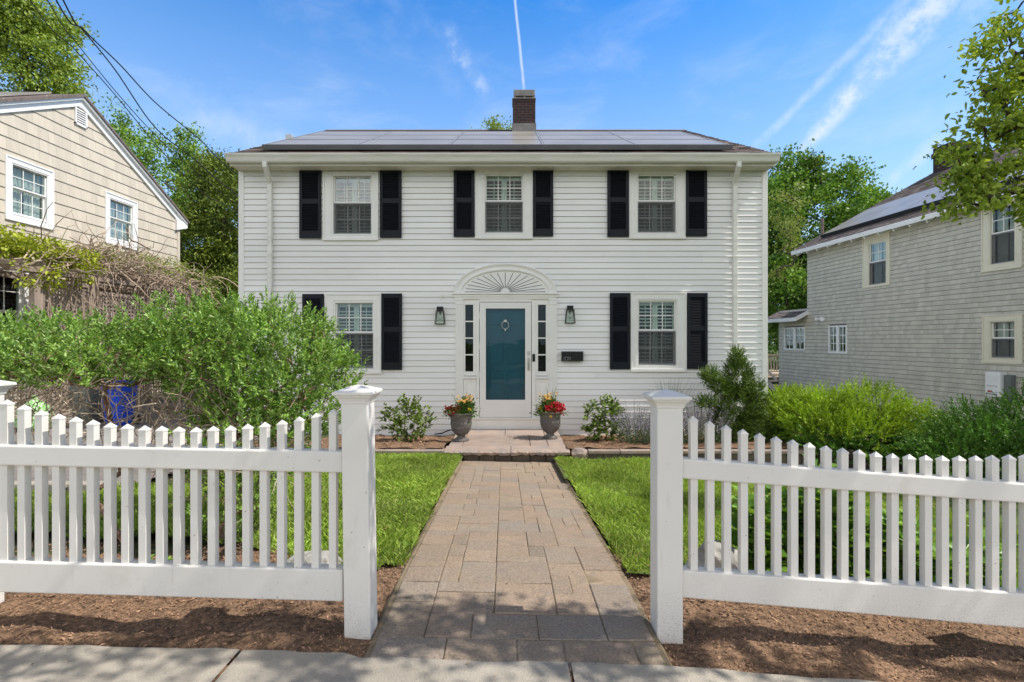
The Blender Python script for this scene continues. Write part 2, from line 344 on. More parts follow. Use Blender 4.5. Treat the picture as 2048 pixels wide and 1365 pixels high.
def paver_mat():
    m,nt,N,L=new_mat('paver_stone'); out=N.new('ShaderNodeOutputMaterial'); b=N.new('ShaderNodeBsdfPrincipled'); L.new(b.outputs[0],out.inputs[0])
    g=N.new('ShaderNodeNewGeometry'); cr=N.new('ShaderNodeValToRGB'); L.new(g.outputs['Random Per Island'],cr.inputs[0])
    e=cr.color_ramp.elements; e[0].position=0; e[0].color=(.25,.205,.155,1); e[1].position=1; e[1].color=(.34,.265,.185,1)
    for p,c in ((.2,(.345,.255,.185)),(.4,(.32,.245,.18)),(.55,(.28,.24,.20)),(.7,(.375,.28,.195)),(.85,(.31,.255,.20))):
        q=e.new(p); q.color=(*c,1)
    nz=N.new('ShaderNodeTexNoise'); nz.inputs['Scale'].default_value=7; nz.inputs['Detail'].default_value=8; nz.inputs['Roughness'].default_value=.7; L.new(g.outputs['Position'],nz.inputs['Vector'])
    mx=N.new('ShaderNodeMixRGB'); mx.inputs[2].default_value=(.235,.20,.165,1); L.new(cr.outputs[0],mx.inputs[1])
    mr=N.new('ShaderNodeMapRange'); mr.inputs[1].default_value=.5; mr.inputs[2].default_value=.72; mr.inputs[4].default_value=.7; L.new(nz.outputs['Fac'],mr.inputs[0]); L.new(mr.outputs[0],mx.inputs[0])
    n2=N.new('ShaderNodeTexNoise'); n2.inputs['Scale'].default_value=90; n2.inputs['Detail'].default_value=4; L.new(g.outputs['Position'],n2.inputs['Vector'])
    m2=N.new('ShaderNodeMapRange'); m2.inputs[1].default_value=.3; m2.inputs[2].default_value=.7; m2.inputs[3].default_value=.70; m2.inputs[4].default_value=1.2; L.new(n2.outputs['Fac'],m2.inputs[0])
    vm=N.new('ShaderNodeVectorMath'); vm.operation='SCALE'; L.new(mx.outputs[0],vm.inputs[0]); L.new(m2.outputs[0],vm.inputs['Scale']); L.new(vm.outputs[0],b.inputs['Base Color'])
    b.inputs['Roughness'].default_value=.85
    rn_=N.new('ShaderNodeTexNoise'); rn_.inputs['Scale'].default_value=3.3; rn_.inputs['Detail'].default_value=9; rn_.inputs['Roughness'].default_value=.72; L.new(g.outputs['Position'],rn_.inputs['Vector'])
    rr_=N.new('ShaderNodeMapRange'); rr_.inputs[1].default_value=.42; rr_.inputs[2].default_value=.64; rr_.inputs[4].default_value=.5; L.new(rn_.outputs['Fac'],rr_.inputs[0])
    rx=N.new('ShaderNodeMixRGB'); rx.inputs[2].default_value=(.32,.225,.15,1); L.new(rr_.outputs[0],rx.inputs[0]); L.new(mx.outputs[0],rx.inputs[1]); L.new(rx.outputs[0],vm.inputs[0])
    n3=N.new('ShaderNodeTexNoise'); n3.inputs['Scale'].default_value=14; n3.inputs['Detail'].default_value=8; n3.inputs['Roughness'].default_value=.65; L.new(g.outputs['Position'],n3.inputs['Vector'])
    bp=N.new('ShaderNodeBump'); bp.inputs['Strength'].default_value=.6; bp.inputs['Distance'].default_value=.02; L.new(n3.outputs['Fac'],bp.inputs['Height']); L.new(bp.outputs[0],b.inputs['Normal'])
    return m
M['paver']=paver_mat()
def solar_mat():
    m,nt,N,L=new_mat('solar_cells'); out=N.new('ShaderNodeOutputMaterial'); b=N.new('ShaderNodeBsdfPrincipled'); L.new(b.outputs[0],out.inputs[0])
    g=N.new('ShaderNodeNewGeometry'); nz=N.new('ShaderNodeTexNoise'); nz.inputs['Scale'].default_value=1.4; nz.inputs['Detail'].default_value=6; L.new(g.outputs['Position'],nz.inputs['Vector'])
    cr=N.new('ShaderNodeValToRGB'); L.new(nz.outputs['Fac'],cr.inputs[0]); e=cr.color_ramp.elements; e[0].position=.3; e[0].color=(.29,.265,.23,1); e[1].position=.7; e[1].color=(.38,.35,.30,1)
    sp=N.new('ShaderNodeSeparateXYZ'); L.new(g.outputs['Position'],sp.inputs[0])
    mo=N.new('ShaderNodeMath'); mo.operation='PINGPONG'; mo.inputs[1].default_value=.08; L.new(sp.outputs[0],mo.inputs[0])
    lt=N.new('ShaderNodeMath'); lt.operation='LESS_THAN'; lt.inputs[1].default_value=.0022; L.new(mo.outputs[0],lt.inputs[0])
    mx=N.new('ShaderNodeMixRGB'); mx.inputs[2].default_value=(.3,.29,.27,1); L.new(lt.outputs[0],mx.inputs[0]); L.new(cr.outputs[0],mx.inputs[1]); L.new(mx.outputs[0],b.inputs['Base Color'])
    b.inputs['Roughness'].default_value=.3; b.inputs['Specular IOR Level'].default_value=.2; b.inputs['Coat Weight'].default_value=.04; b.inputs['Coat Roughness'].default_value=.06
    return m
M['panel']=solar_mat()
# ---------------------------------------------------------------- ground heights
def g(x, y):
    b = .03 if y < 2.9 else .03 - .31*min(1,(y-2.9)/4.4)
    k = 1 - smooth(4.5, 9, y)
    s = -.018*max(-4,min(4,x)) - .055*max(0, min(x,4)-.65)*k
    s += -.12*smooth(5,9,y)*smooth(4.5,9,x)
    s += .05*smooth(4,9,y)*smooth(-3,-6,x)
    return b + s
def gwalk(y): 
    return .03 if y<2.9 else .03-.365*(y-2.9)/4.3
def xl(y): return -.614 - .086*(y-2.1)/5.1
def xr(y): return .66 - .07*(y-2.1)/5.1
# terrain: one sheet to the horizon
def sheet(name, xs, ys, zf, m, kind='structure', mask=None):
    V=[];idx={}
    for j,y in enumerate(ys):
        for i,x in enumerate(xs): idx[i,j]=len(V); V.append((x,y,zf(x,y)))
    F=[(idx[i,j],idx[i+1,j],idx[i+1,j+1],idx[i,j+1]) for j in range(len(ys)-1) for i in range(len(xs)-1)
        if mask is None or mask((xs[i]+xs[i+1])/2,(ys[j]+ys[j+1])/2)]
    mb=MB(); mb.add(V,F); return mb.build(name,m,None,True,kind=kind)
xs=[-400,-120,-60,-30,-20]+[x*.5 for x in range(-28,29)]+[20,30,60,120,400]
ys=[-400,-120,-40,-15,-8,-4,-1,0,.8]+[1.2+.4*k for k in range(30)]+[14,17,20,25,35,60,150,600]
sheet('ground', xs, ys, lambda x,y: g(x,y)-.05-.13*smooth(3.3,4.5,y)*(1-smooth(7.5,9,y))*(1 if abs(x)<3.6 else 0), M['earth'])
fx=[-7+.1*k for k in range(141)]
# mulch strip along the fence
def edge(x): return 2.135-.012*x+ (.03*smooth(-.64,-.72,x)) + .005*math.sin(9*x)+.004*math.sin(23*x)+.003*math.sin(61*x)
def mz(x,y):
    return g(x,y)+.012*math.sin(x*5.1+y*3)+.010*math.sin(x*11.3-y*9.7)+.006*math.sin(23*x+17*y)
sheet('mulch_ground', [-7+.05*k for k in range(281)], [1.95+.05*k for k in range(32)], lambda x,y: mz(x,y)-.02*(1 if xl(y)-.02<x<xr(y)+.02 else 0)-.018-.06*(1 if y<edge(x)-.02 else 0), M['mulch'], mask=lambda x,y: y<3.25+.12*math.sin(x*2.7) )
# lawn soil
def lawnz(x,y): return g(x,y)+.012*smooth(3.2,4.2,y)+.008*math.sin(3*x+2*y)
def lawn_front(x): return (3.02 if x>0 else 3.0)+.05*math.sin(7*x)+.03*math.sin(17*x+1)+ (.22*smooth(1.0,1.6,x)) +.5*smooth(-1.1,-2.2,x)
def in_lawn(x,y):
    if y<lawn_front(x) or y>7.16: return False
    if xl(y)-.03<x<xr(y)+.04: return False
    if x<-3.9+.2*(y-5) and y>4.6: return False
    if x<-3.4 and y>5.0+.5*(x+3.4)*-.2: return False
    if x<-5.5: return False
    return True
sheet('lawn_ground', [-7+.1*k for k in range(171)], [2.9+.1*k for k in range(44)], lambda x,y: lawnz(x,y)-.004, M['soil'],
      mask=lambda x,y: in_lawn(x,y) or (y>3.3 and x>3.5 and y<7.1))
# sidewalk slabs and street
mb=MB()
def swz(x,y): return g(x,1.5)+.004
cuts=[-6.2,-4.6,-3.0,-1.18,.245,1.75,3.3,4.9,6.4]
for a,b in zip(cuts[:-1],cuts[1:]):
    n=16; top=[];bot=[];
    for k in range(n+1):
        x=a+.007+(b-a-.014)*k/n; top.append((x,.75,swz(x,0))); bot.append((x,edge(x)+.03*0,swz(x,0)))
    vs=top+bot+[(p[0],p[1]+.004,p[2]-.06) for p in bot]
    fs=[(k,k+1,n+2+k,n+1+k) for k in range(n)]+[(n+1+k,n+2+k,2*n+3+k,2*n+2+k) for k in range(n)]
    mb.add(vs,fs)
mb.build('sidewalk',M['conc'],kind='structure')
sheet('joint_soil',[-6.2+.4*k for k in range(32)],[.76,1.4,2.09],lambda x,y: swz(x,0)-.009,M['mulch'])
mb=MB(); mb.box(-60,60,-8,.55,-.2,-.11); mb.build('street',M['asphalt'],kind='structure')
mb=MB(); 
for k in range(-20,20): mb.box(k*3+.004,k*3+2.996,.55,.74,-.25,.03)
mb.build('kerb',M['conc'],kind='structure')
mb=MB(); mb.box(-60,60,-10.2,-8.15,-.3,.0); mb.build('far_sidewalk',M['conc'],kind='structure')
# driveway on the left
drz=lambda x,y: g(x,y)+.006
sheet('driveway', [-13+.5*k for k in range(19)]+[-3.85], [5.05+.5*k for k in range(24)], drz, M['drive'], mask=lambda x,y: True)
mb=MB()
for k in range(8):
    x0=-8.0+k*.52; mb.hexa([(x0,4.9,g(x0,5)-.05),(x0+.5,4.9,g(x0,5)-.05),(x0+.5,5.03,g(x0,5)-.05),(x0,5.03,g(x0,5)-.05),(x0,4.9,g(x0,5)+.04),(x0+.5,4.9,g(x0,5)+.04),(x0+.5,5.03,g(x0,5)+.04),(x0,5.03,g(x0,5)+.04)])
mb.build('driveway_curb',M['conc'],kind='structure',bevel=.008)
# planting beds against the house
def bedz(x,y): return -.16-.13*smooth(7.4,8.95,y)+.01*math.sin(9*x+4*y)+.008*math.sin(19*x-13*y)
sheet('planting_bed',[-4.9+.1*k for k in range(40)],[7.3+.1*k for k in range(18)],bedz,M['mulch'])
sheet('planting_bed',[.81+.1*k for k in range(40)],[7.3+.1*k for k in range(18)],bedz,M['mulch'])
# paver walkway
mb=MB(); MOD=.1065; ncol=12; nrow=48; occ=np.zeros((nrow,ncol),bool); rnd=random.Random(5)
sizes=[(2,2)]*6+[(3,2)]*5+[(2,1)]*2+[(1,2)]*2+[(2,3)]*2+[(3,1)]+[(3,3)]
for r in range(nrow):
    for c in range(ncol):
        if occ[r,c]: continue
        opts=[s for s in sizes if c+s[0]<=ncol and r+s[1]<=nrow and not occ[r:r+s[1],c:c+s[0]].any()]
        w,h=rnd.choice(opts) if opts else (1,1)
        if r<6 and opts and rnd.random()<.35:
            big=[s for s in opts if s[0]>=2 and s[1]>=2]; 
            if big: w,h=rnd.choice(big)
        occ[r:r+h,c:c+w]=True
        gp=.0022; dz=rnd.uniform(-.003,.003); tx=rnd.uniform(-.004,.004)
        def P(a,b,inset,z):
            y=2.09+(r+b*h)*MOD+ (inset+gp)*(1-2*b); s=(c+a*w)*MOD+(inset+gp)*(1-2*a)
            W=xr(y)-xl(y); x=xl(y)+s*W/(ncol*MOD)
            return (x, y, gwalk(y)+z+dz+tx*(a-.5)-.018*x)
        ring=[(0,0),(1,0),(1,1),(0,1)]
        vs=[P(a,b,0,-.05) for a,b in ring]+[P(a,b,0,-.004) for a,b in ring]+[P(a,b,.005,0) for a,b in ring]
        mb.add(vs,[(0,1,5,4),(1,2,6,5),(2,3,7,6),(3,0,4,7),(4,5,9,8),(5,6,10,9),(6,7,11,10),(7,4,8,11),(8,9,10,11)])
mb.build('walkway',M['paver'],kind='structure')
yy=[2.09+.1*k for k in range(52)]
mb=MB(); vs=[];fs=[]
for y in yy:
    vs += [(xl(y)-.02,y,gwalk(y)-.006-.018*xl(y)),(xr(y)+.02,y,gwalk(y)-.006-.018*xr(y)),(xl(y)-.045,y,g(xl(y),y)-.03),(xr(y)+.04,y,g(xr(y),y)-.03)]
for k in range(len(yy)-1):
    a=4*k; fs += [(a,a+1,a+5,a+4),(a+2,a,a+4,a+6),(a+1,a+3,a+7,a+5)]
mb.add(vs,fs); mb.build('walkway_sand',M['sand'],kind='structure')
# ---------------------------------------------------------------- grass, mulch chips
def scatter(n,x0,x1,y0,y1,test):
    X=RNG.uniform(x0,x1,n); Y=RNG.uniform(y0,y1,n); k=np.array([test(a,b) for a,b in zip(X,Y)]); return X[k],Y[k]
gx,gy=scatter(150000,-4.6,4.6,2.95,7.17,in_lawn)
def blades(X,Y,zf,h0,h1,w,lean):
    n=len(X); Z=np.array([zf(a,b) for a,b in zip(X,Y)]); P=np.stack([X,Y,Z],1)
    a=RNG.uniform(0,2*PI,n); L=RNG.uniform(h0,h1,n)*(1+.35*np.sin(X*4.3)*np.sin(Y*3.7+1)); ln=RNG.uniform(.1,lean,n)
    D=np.stack([np.cos(a)*ln,np.sin(a)*ln,np.ones(n)],1); D=nrm(D); th=RNG.uniform(0,2*PI,n)
    S=np.stack([np.cos(th),np.sin(th),np.zeros(n)],1)*(w/2)
    bend=np.stack([np.cos(a),np.sin(a),np.zeros(n)],1)*(L*ln*.5)[:,None]
    v=np.stack([P-S,P+S,P+D*(L*.6)[:,None]+S*.7,P+D*L[:,None]+bend,],1).reshape(-1,3)
    F=(np.arange(n)*4)[:,None]+np.array([[0,1,2,3]]); return v,F
v,F=blades(gx,gy,lambda a,b:lawnz(a,b)-.008,.035,.075,.0065,.9)
tag(mesh_np('grass',v,F,M['grass']),'short bright green lawn grass on both sides of the paver walk','grass',kind='stuff')
v,F=blades(gx[:3500]+.003,gy[:3500],lambda a,b:lawnz(a,b)-.006,.03,.065,.006,1.2)
tag(mesh_np('dry_grass',v,F,M['straw']),'scattered straw coloured blades in the green lawn','grass',kind='stuff')
def chips(n,x0,x1,y0,y1,zf,test,s0,s1):
    X,Y=scatter(n,x0,x1,y0,y1,test); n=len(X); Z=np.array([zf(a,b) for a,b in zip(X,Y)])+RNG.uniform(0,.012,n)
    P=np.stack([X,Y,Z],1); a=RNG.uniform(0,2*PI,n); D=np.stack([np.cos(a),np.sin(a),RNG.normal(0,.25,n)],1)
    L=RNG.uniform(s0,s1,n)*RNG.uniform(.5,1.3,n); return quad_leaves(P,D,L,L*RNG.uniform(.15,.5,n),.75)
in_mulch=lambda x,y: (y>edge(x)+.0 and y<lawn_front(x)+.2+.06*math.sin(31*x) and not (xl(y)-.02<x<xr(y)+.02))
v1=chips(46000,-3.3,3.4,2.1,3.4,lambda a,b:mz(a,b)-.018,in_mulch,.007,.026)
v2=chips(9000,-3.2,4.2,7.4,8.95,bedz,lambda x,y:not(-1.2<x<1.05),.02,.055)
V,F=join([v1,v2]); tag(mesh_np('mulch_chips',V,F,M['chip']),'brown bark mulch chips along the fence and in the beds','mulch',kind='stuff')
X,Y=scatter(520,-2.4,2.6,2.0,6.5,lambda x,y:(xl(y)<x<xr(y) and RNG.uniform()<.5) or y<edge(x))
P=np.stack([X,Y,np.array([ (gwalk(b)-.018*a+.004 if b>2.13 else swz(a,b)+.004) for a,b in zip(X,Y)])],1); n=len(P); D=np.stack([RNG.normal(size=n),RNG.normal(size=n),RNG.normal(0,.12,n)],1); Ls=RNG.uniform(.006,.022,n)
v,F=quad_leaves(P,D,Ls,Ls*.4,.85); tag(mesh_np('leaf_litter',v,F,M['chip']),'small dry bits of leaf and bark scattered on the walk and sidewalk','litter',kind='stuff')
# ---------------------------------------------------------------- picket fences
def rail_mb(xa,xb,y0,y1,zt0,zt1,zb0,zb1):
    return MB().hexa([(xa,y0,zb0),(xb,y0,zb1),(xb,y1,zb1),(xa,y1,zb0),(xa,y0,zt0),(xb,y0,zt1),(xb,y1,zt1),(xa,y1,zt0)])
def picket_mb(x,y,w,zb,zt):
    m=MB(); m.box(x,x+w,y,y+w,zb,zt-.024); e=.0018; z=zt-.026; c=(x+w/2,y+w/2,zt)
    m.add([(x-e,y-e,z),(x+w+e,y-e,z),(x+w+e,y+w+e,z),(x-e,y+w+e,z),(x-e,y-e,z+.006),(x+w+e,y-e,z+.006),(x+w+e,y+w+e,z+.006),(x-e,y+w+e,z+.006),c],
      [(3,2,1,0),(0,1,5,4),(1,2,6,5),(2,3,7,6),(3,0,4,7),(4,5,8),(5,6,8),(6,7,8),(7,4,8)])
    return m
def post(parent,x,y,w,zb,zt,lean=0):
    m=MB(); m.hexa([(x+lean,y,zb),(x+w+lean,y,zb),(x+w+lean,y+w,zb),(x+lean,y+w,zb),(x,y,zt-.075),(x+w,y,zt-.075),(x+w,y+w,zt-.075),(x,y+w,zt-.075)])
    p=m.build('post',M['vinyl'],parent,bevel=.006)
    m=MB()
    def ring(o,z): return [(x-o,y-o,z),(x+w+o,y-o,z),(x+w+o,y+w+o,z),(x-o,y+w+o,z)]
    prof=[(.001,zt-.085),(.004,zt-.083),(.006,zt-.072),(.012,zt-.060),(.020,zt-.052),(.022,zt-.048),(.022,zt-.043),(.031,zt-.041),(.031,zt-.029),(.026,zt-.026),(-.02,zt-.010),(-w/2+.001,zt)]
    vs=[];fs=[]
    for o,z in prof: vs+=ring(o,z)
    for i in range(len(prof)-1):
        for k in range(4): fs.append((4*i+k,4*i+(k+1)%4,4*i+4+(k+1)%4,4*i+4+k))
    fs+= [(3,2,1,0),tuple(4*(len(prof)-1)+k for k in range(4))]
    m.add(vs,fs).build('post_cap',M['vinyl'],p,bevel=.0025)
fl=empty('picket_fence',(-1.5,2.38,.05),'white picket fence left of the walk, with a scooped top and square capped post','fence','white picket fence panels flanking the walk')
Yr=2.335; 
rail_mb(-2.76,-.787,2.322,2.388,.924,.887,.831,.788).build('rail',M['vinyl'],fl,bevel=.008)
rail_mb(-2.76,-.787,2.322,2.388,.384,.337,.243,.19).build('rail',M['vinyl'],fl,bevel=.006)
tl=[130,152,176,192,205,218,230,236,243,245,248,250,245,243,236,228,218,204,188,170]
for i in range(-4,20):
    x=wx(0+34.65*i,Yr)-.003; zt=(wz(740+tl[i]/2.184,2.352) if i>=0 else wz(799.5+9*i,2.352))
    t=(x+2.39)/1.6; picket_mb(x,2.338,.0335,.30-.02*t,zt).build('picket',M['vinyl'],fl)
post(fl,-.790,2.305,.123,-.02,1.195,.016)
post(fl,-2.715,2.43,.125,-.03,1.215)
fr=empty('picket_fence',(1.6,2.42,-.03),'white picket fence panel right of the walk, stepping down to the right from its post','fence','white picket fence panels flanking the walk')
rail_mb(.806,2.95,2.372,2.438,.842,.686,.748,.594).build('rail',M['vinyl'],fr,bevel=.008)
rail_mb(.806,2.95,2.372,2.438,.312,.165,.183,-.01).build('rail',M['vinyl'],fr,bevel=.006)
tr=[200,222,240,258,276,290,304,317,330,340,348,357,364,368,372,374,374,374,372,369,366,362,356,348,338]
for i in range(25):
    x=wx(1395.6+33.5*i,2.388)-.034; zt=wz(740+tr[i]/2.184,2.405); picket_mb(x,2.388,.034,.26-.085*(x-.8),zt).build('picket',M['vinyl'],fr)
post(fr,.684,2.355,.123,-.06,1.168)
post(fr,2.93,2.342,.123,-.25,1.0)
# ---------------------------------------------------------------- siding / shingle courses
def courses(mb, F, length, zs, course, butt, urange=None, holes=(), wid=None, gap=0.003, top=.002, seam=None, slope=None, seed=1):
    """lapped boards or shingles in frame F (u, n, z); slope=(dn,dz) per unit of height v"""
    rn=random.Random(seed); z0,z1=zs; n=int(round((z1-z0)/course)); ch=(z1-z0)/n
    P=(lambda u,nn,v: F.p(u,nn,v)) if slope is None else (lambda u,nn,v: F.p(u,nn*slope[1]-v*slope[0],v*slope[1]+nn*slope[0]))
    seams=[]
    for k in range(n):
        a=z0+k*ch; b=a+ch; mid=(a+b)/2
        ua,ub=(0,length) if urange is None else urange(a)
        uc,ud=(0,length) if urange is None else urange(b)
        ivs=[(ua,ub)]
        for h in holes:
            if h[2]<mid<h[3]:
                nv=[]
                for s,e in ivs:
                    if h[1]<=s or h[0]>=e: nv.append((s,e)); continue
                    if h[0]>s: nv.append((s,h[0]))
                    if h[1]<e: nv.append((h[1],e))
                ivs=nv
        if seam and k%2==0: seams=[rn.uniform(0,seam)+seam*j for j in range(int(length/seam)+1)]
        for s,e in ivs:
            pts=[s]
            if wid:
                u=s+rn.uniform(*wid)*.7
                while u<e-.04: pts.append(u); u+=rn.uniform(*wid)
            elif seam: pts += [q for q in seams if s+.15<q<e-.15]
            pts.append(e)
            for i in range(len(pts)-1):
                p,q=pts[i],pts[i+1]; 
                if q-p<.004: continue
                g0=gap/2 if i>0 else 0; g1=gap/2 if i<len(pts)-2 else 0
                tp=max(p,uc) if i==0 else p; tq=min(q,ud) if i==len(pts)-2 else q
                if tq<=tp: tq=tp+.001
                dn=rn.uniform(0,.003) if wid else ((i%2)*.0016 if seam else 0)
                if seam: g0=0;g1=-.02 if i<len(pts)-2 else 0
                jz=rn.uniform(-.0012,.0012) if wid else 0
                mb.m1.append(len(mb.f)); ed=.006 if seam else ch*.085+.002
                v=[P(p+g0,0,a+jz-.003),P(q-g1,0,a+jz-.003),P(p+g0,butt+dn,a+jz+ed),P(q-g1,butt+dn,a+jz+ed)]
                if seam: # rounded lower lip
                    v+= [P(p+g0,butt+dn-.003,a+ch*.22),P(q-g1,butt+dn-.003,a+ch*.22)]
                    v+= [P(tp+g0,top+dn,b+.001),P(tq-g1,top+dn,b+.001)]
                    mb.add(v,[(0,1,3,2),(2,3,5,4),(4,5,7,6)])
                else:
                    v+= [P(tp+g0,top+dn*.5,b+.002),P(tq-g1,top+dn*.5,b+.002)]
                    mb.add(v,[(0,1,3,2),(2,3,5,4),(0,2,4),(3,1,5)])
    return mb
# ---------------------------------------------------------------- main house
HX0,HX1,HY=-4.90,4.58,9.0; HZ0,HZ1=-.30,4.47; RY=13.3
house=empty('house',(0,9.0,-.3),'two-storey white clapboard house with black shutters and a teal front door','house')
FF=Fr((0,HY,0),(1,0,0),(0,-1,0))
def pr(x0,x1,y0,y1): return (wx(x0),wx(x1),wz(y1),wz(y0))   # facade rectangle from left,right,top,bottom
WIN=[dict(out=pr(647,757,345,482),sash=pr(667,743,352,469)),dict(out=pr(951,1065,341,479),sash=pr(970,1046,349,466)),dict(out=pr(1258,1370,341,479),sash=pr(1275,1351,349,466)),
     dict(out=pr(651,764,588,748),sash=pr(671,747,605,737)),dict(out=pr(1261,1372,586,744),sash=pr(1276,1352,602,731))]
SHUT=[(601,644,341,478),(761,804,340,477),(908,949,339,475),(1066,1106,339,474),(1214,1256,338,475),(1370,1412,338,474),
      (607,649,589,741),(764,805,588,740),(1219,1259,587,739),(1373,1413,587,738)]
holes=[(w['sash'][0]-.05,w['sash'][1]+.05,w['sash'][2]-.03,w['sash'][3]+.03) for w in WIN]
holes.append((wx(927),wx(1097),-.4,wz(590)))
mb=MB(); courses(mb,Fr((0,HY,0),(1,0,0),(0,-1,0)),0,(HZ0,HZ1),.1035,.019,urange=lambda z:(HX0+.02,HX1-.02),holes=holes,seam=3.7,seed=4)
depth=2*(RY-HY)
zr=7.0
def gabr(z): # gable ends
    if z<=4.62: return (0,depth)
    t=(z-4.62)/(zr-.05-4.62); return (depth/2*t,depth-depth/2*t)
# courses on the two gable ends
courses(mb,Fr((HX1,HY,0),(0,1,0),(1,0,0)),depth,(HZ0,6.9),.1035,.019,urange=gabr,seam=3.7,seed=5)
courses(mb,Fr((HX0,HY+depth,0),(0,-1,0),(-1,0,0)),depth,(HZ0,6.9),.1035,.019,urange=gabr,seam=3.7,seed=6)
courses(mb,Fr((HX1,HY+depth,0),(-1,0,0),(0,1,0)),HX1-HX0,(HZ0,HZ1+.1),.1035,.019,seam=3.7,seed=7)
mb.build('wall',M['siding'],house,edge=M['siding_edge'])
# inner shell (keeps rooms dark), foundation
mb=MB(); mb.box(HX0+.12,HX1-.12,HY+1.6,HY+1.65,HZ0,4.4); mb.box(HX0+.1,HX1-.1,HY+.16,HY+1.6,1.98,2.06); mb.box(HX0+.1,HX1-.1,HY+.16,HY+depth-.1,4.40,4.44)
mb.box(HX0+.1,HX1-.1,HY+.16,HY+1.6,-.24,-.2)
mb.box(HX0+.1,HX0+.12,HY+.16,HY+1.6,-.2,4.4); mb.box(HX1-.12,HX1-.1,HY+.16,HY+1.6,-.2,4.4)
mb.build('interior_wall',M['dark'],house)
mb=MB(); mb.box(HX0+.03,HX1-.03,HY+.02,HY+depth-.02,-.9,HZ0-.002); mb.build('foundation',M['conc'],house)
for x0,x1 in ((HX0-.012,HX0+.085),(HX1-.085,HX1+.012)):
    MB().box(x0,x1,HY-.026,HY+.07,HZ0,4.455).build('corner_board',M['trim'],house,bevel=.004)
# roof
SL=(zr-4.63)/(RY-8.64); cs=1/math.sqrt(1+SL*SL); sn=SL*cs; slen=(RY-8.64)/cs
mb=MB()
Fq=Fr((HX0-.03,8.64,4.63),(1,0,0),(0,-1,0))
courses(mb,Fq,HX1-HX0+.06,(0,slen),.14,.012,wid=(.16,.34),slope=(cs,sn),seed=9) if False else None
def roof_plane(mb,O,U,up,Nn,length,h,seed,wid=(.16,.36),course=.14,butt=.012):
    rn=random.Random(seed); O=Vector(O);U=Vector(U).normalized();up=Vector(up).normalized();Nn=Vector(Nn).normalized()
    n=int(h/course); ch=h/n
    for k in range(n):
        u=0.0; a=k*ch;b=a+ch
        while u<length-.001:
            w=min(rn.uniform(*wid),length-u); w = length-u if length-u-w<.08 else w
            bt=butt*rn.choice((.6,1,1.4)); gp=.002
            P=lambda uu,vv,nn: O+U*uu+up*vv+Nn*nn
            mb.add([P(u+gp,a,-.002),P(u+w-gp,a,-.002),P(u+gp,a,bt),P(u+w-gp,a,bt),P(u+gp,b+.01,.001),P(u+w-gp,b+.01,.001)],[(0,1,3,2),(2,3,5,4),(0,2,4),(3,1,5)])
            u+=w
up1=(0,cs,sn); n1=(0,-sn,cs)
roof_plane(mb,(HX0-.03,8.64,4.63),(1,0,0),up1,n1,HX1-HX0+.06,slen,3)
roof_plane(mb,(HX1+.03,2*RY-8.64,4.63),(-1,0,0),(0,-cs,sn),(0,sn,cs),HX1-HX0+.06,slen,4)
for s in (1,-1):
    y0=RY-s*(RY-8.64)
    mb.hexa([(HX0-.03,y0,4.55),(HX1+.03,y0,4.55),(HX1+.03,RY,zr-.08),(HX0-.03,RY,zr-.08),(HX0-.03,y0,4.622),(HX1+.03,y0,4.622),(HX1+.03,RY,zr-.006),(HX0-.03,RY,zr-.006)])
mb.extrude([(RY-.16,zr-.06),(RY,zr+.03),(RY+.16,zr-.06),(RY,zr-.01)],HX0-.03,HX1+.03)
roof=mb.build('roof',M['roof'],house)
cx0,cx1=wx(1025.5,13.3),wx(1070,13.3)
mb=MB(); mb.box(cx0,cx1,13.05,13.55,6.6,wz(199,13.05)); mb.box(cx0-.025,cx1+.03,13.02,13.58,wz(213,13.0),wz(206,13.0)) if False else None
ch=mb.build('chimney',M['brickred'],roof)
mb=MB()
zc=wz(198,13.05); mb.box(cx0-.015,cx1+.015,13.04,13.56,zc,zc+.03); 
for xx in (cx0+.02,(cx0+cx1)/2-.02,cx1-.08): mb.box(xx,xx+.06,13.07,13.15,zc+.03,zc+.075); mb.box(xx,xx+.06,13.45,13.53,zc+.03,zc+.075)
mb.box(cx0+.025,cx1-.01,13.05,13.55,zc+.075,zc+.245)
mb.build('chimney_cap',M['cap'],roof,bevel=.015)
MB().hexa([(cx0-.02,13.02,6.78),(cx1+.02,13.02,6.78),(cx1+.02,13.58,6.78),(cx0-.02,13.58,6.78),(cx0-.02,13.02,7.08),(cx1+.02,13.02,7.08),(cx1+.02,13.58,7.08),(cx0-.02,13.58,7.08)]).build('chimney_flashing',M['cap'],roof)
MB().box(-4.62,-4.5,10.2,10.32,5.3,5.62).build('roof_vent',M['rail'],roof)
# eave: gutter, fascia, soffit boards
gp=[(8.56,4.60),(8.555,4.618),(8.57,4.622),(8.585,4.575),(8.60,4.545),(8.605,4.525),(8.628,4.495),(8.69,4.49),(8.69,4.61),(8.683,4.61),(8.683,4.50),(8.632,4.505),(8.615,4.53),(8.605,4.55),(8.593,4.578),(8.575,4.612)]
gp=[(8.545,4.622),(8.548,4.598),(8.575,4.560),(8.600,4.505),(8.618,4.490),(8.690,4.490),(8.690,4.622),(8.684,4.622),(8.684,4.498),(8.622,4.498),(8.608,4.510),(8.583,4.565),(8.556,4.601),(8.553,4.622)]
MB().extrude(gp,HX0-.02,HX1+.02).build('gutter',M['gutter'],house)
MB().box(HX0-.01,HX1+.01,8.695,8.72,4.448,4.60).build('fascia',M['soffit'],house)
mb=MB(); x=HX0-.005
while x<HX1-.02:
    mb.box(x,min(x+.127,HX1),8.722,HY+.02,4.458,4.475); x+=.131
mb.box(HX0,HX1,8.722,HY+.02,4.477,4.49)
mb.build('soffit',M['soffit'],house)
MB().box(HX0+.09,HX1-.09,HY-.03,HY,4.40,4.457).build('frieze',M['soffit'],house) if False else None
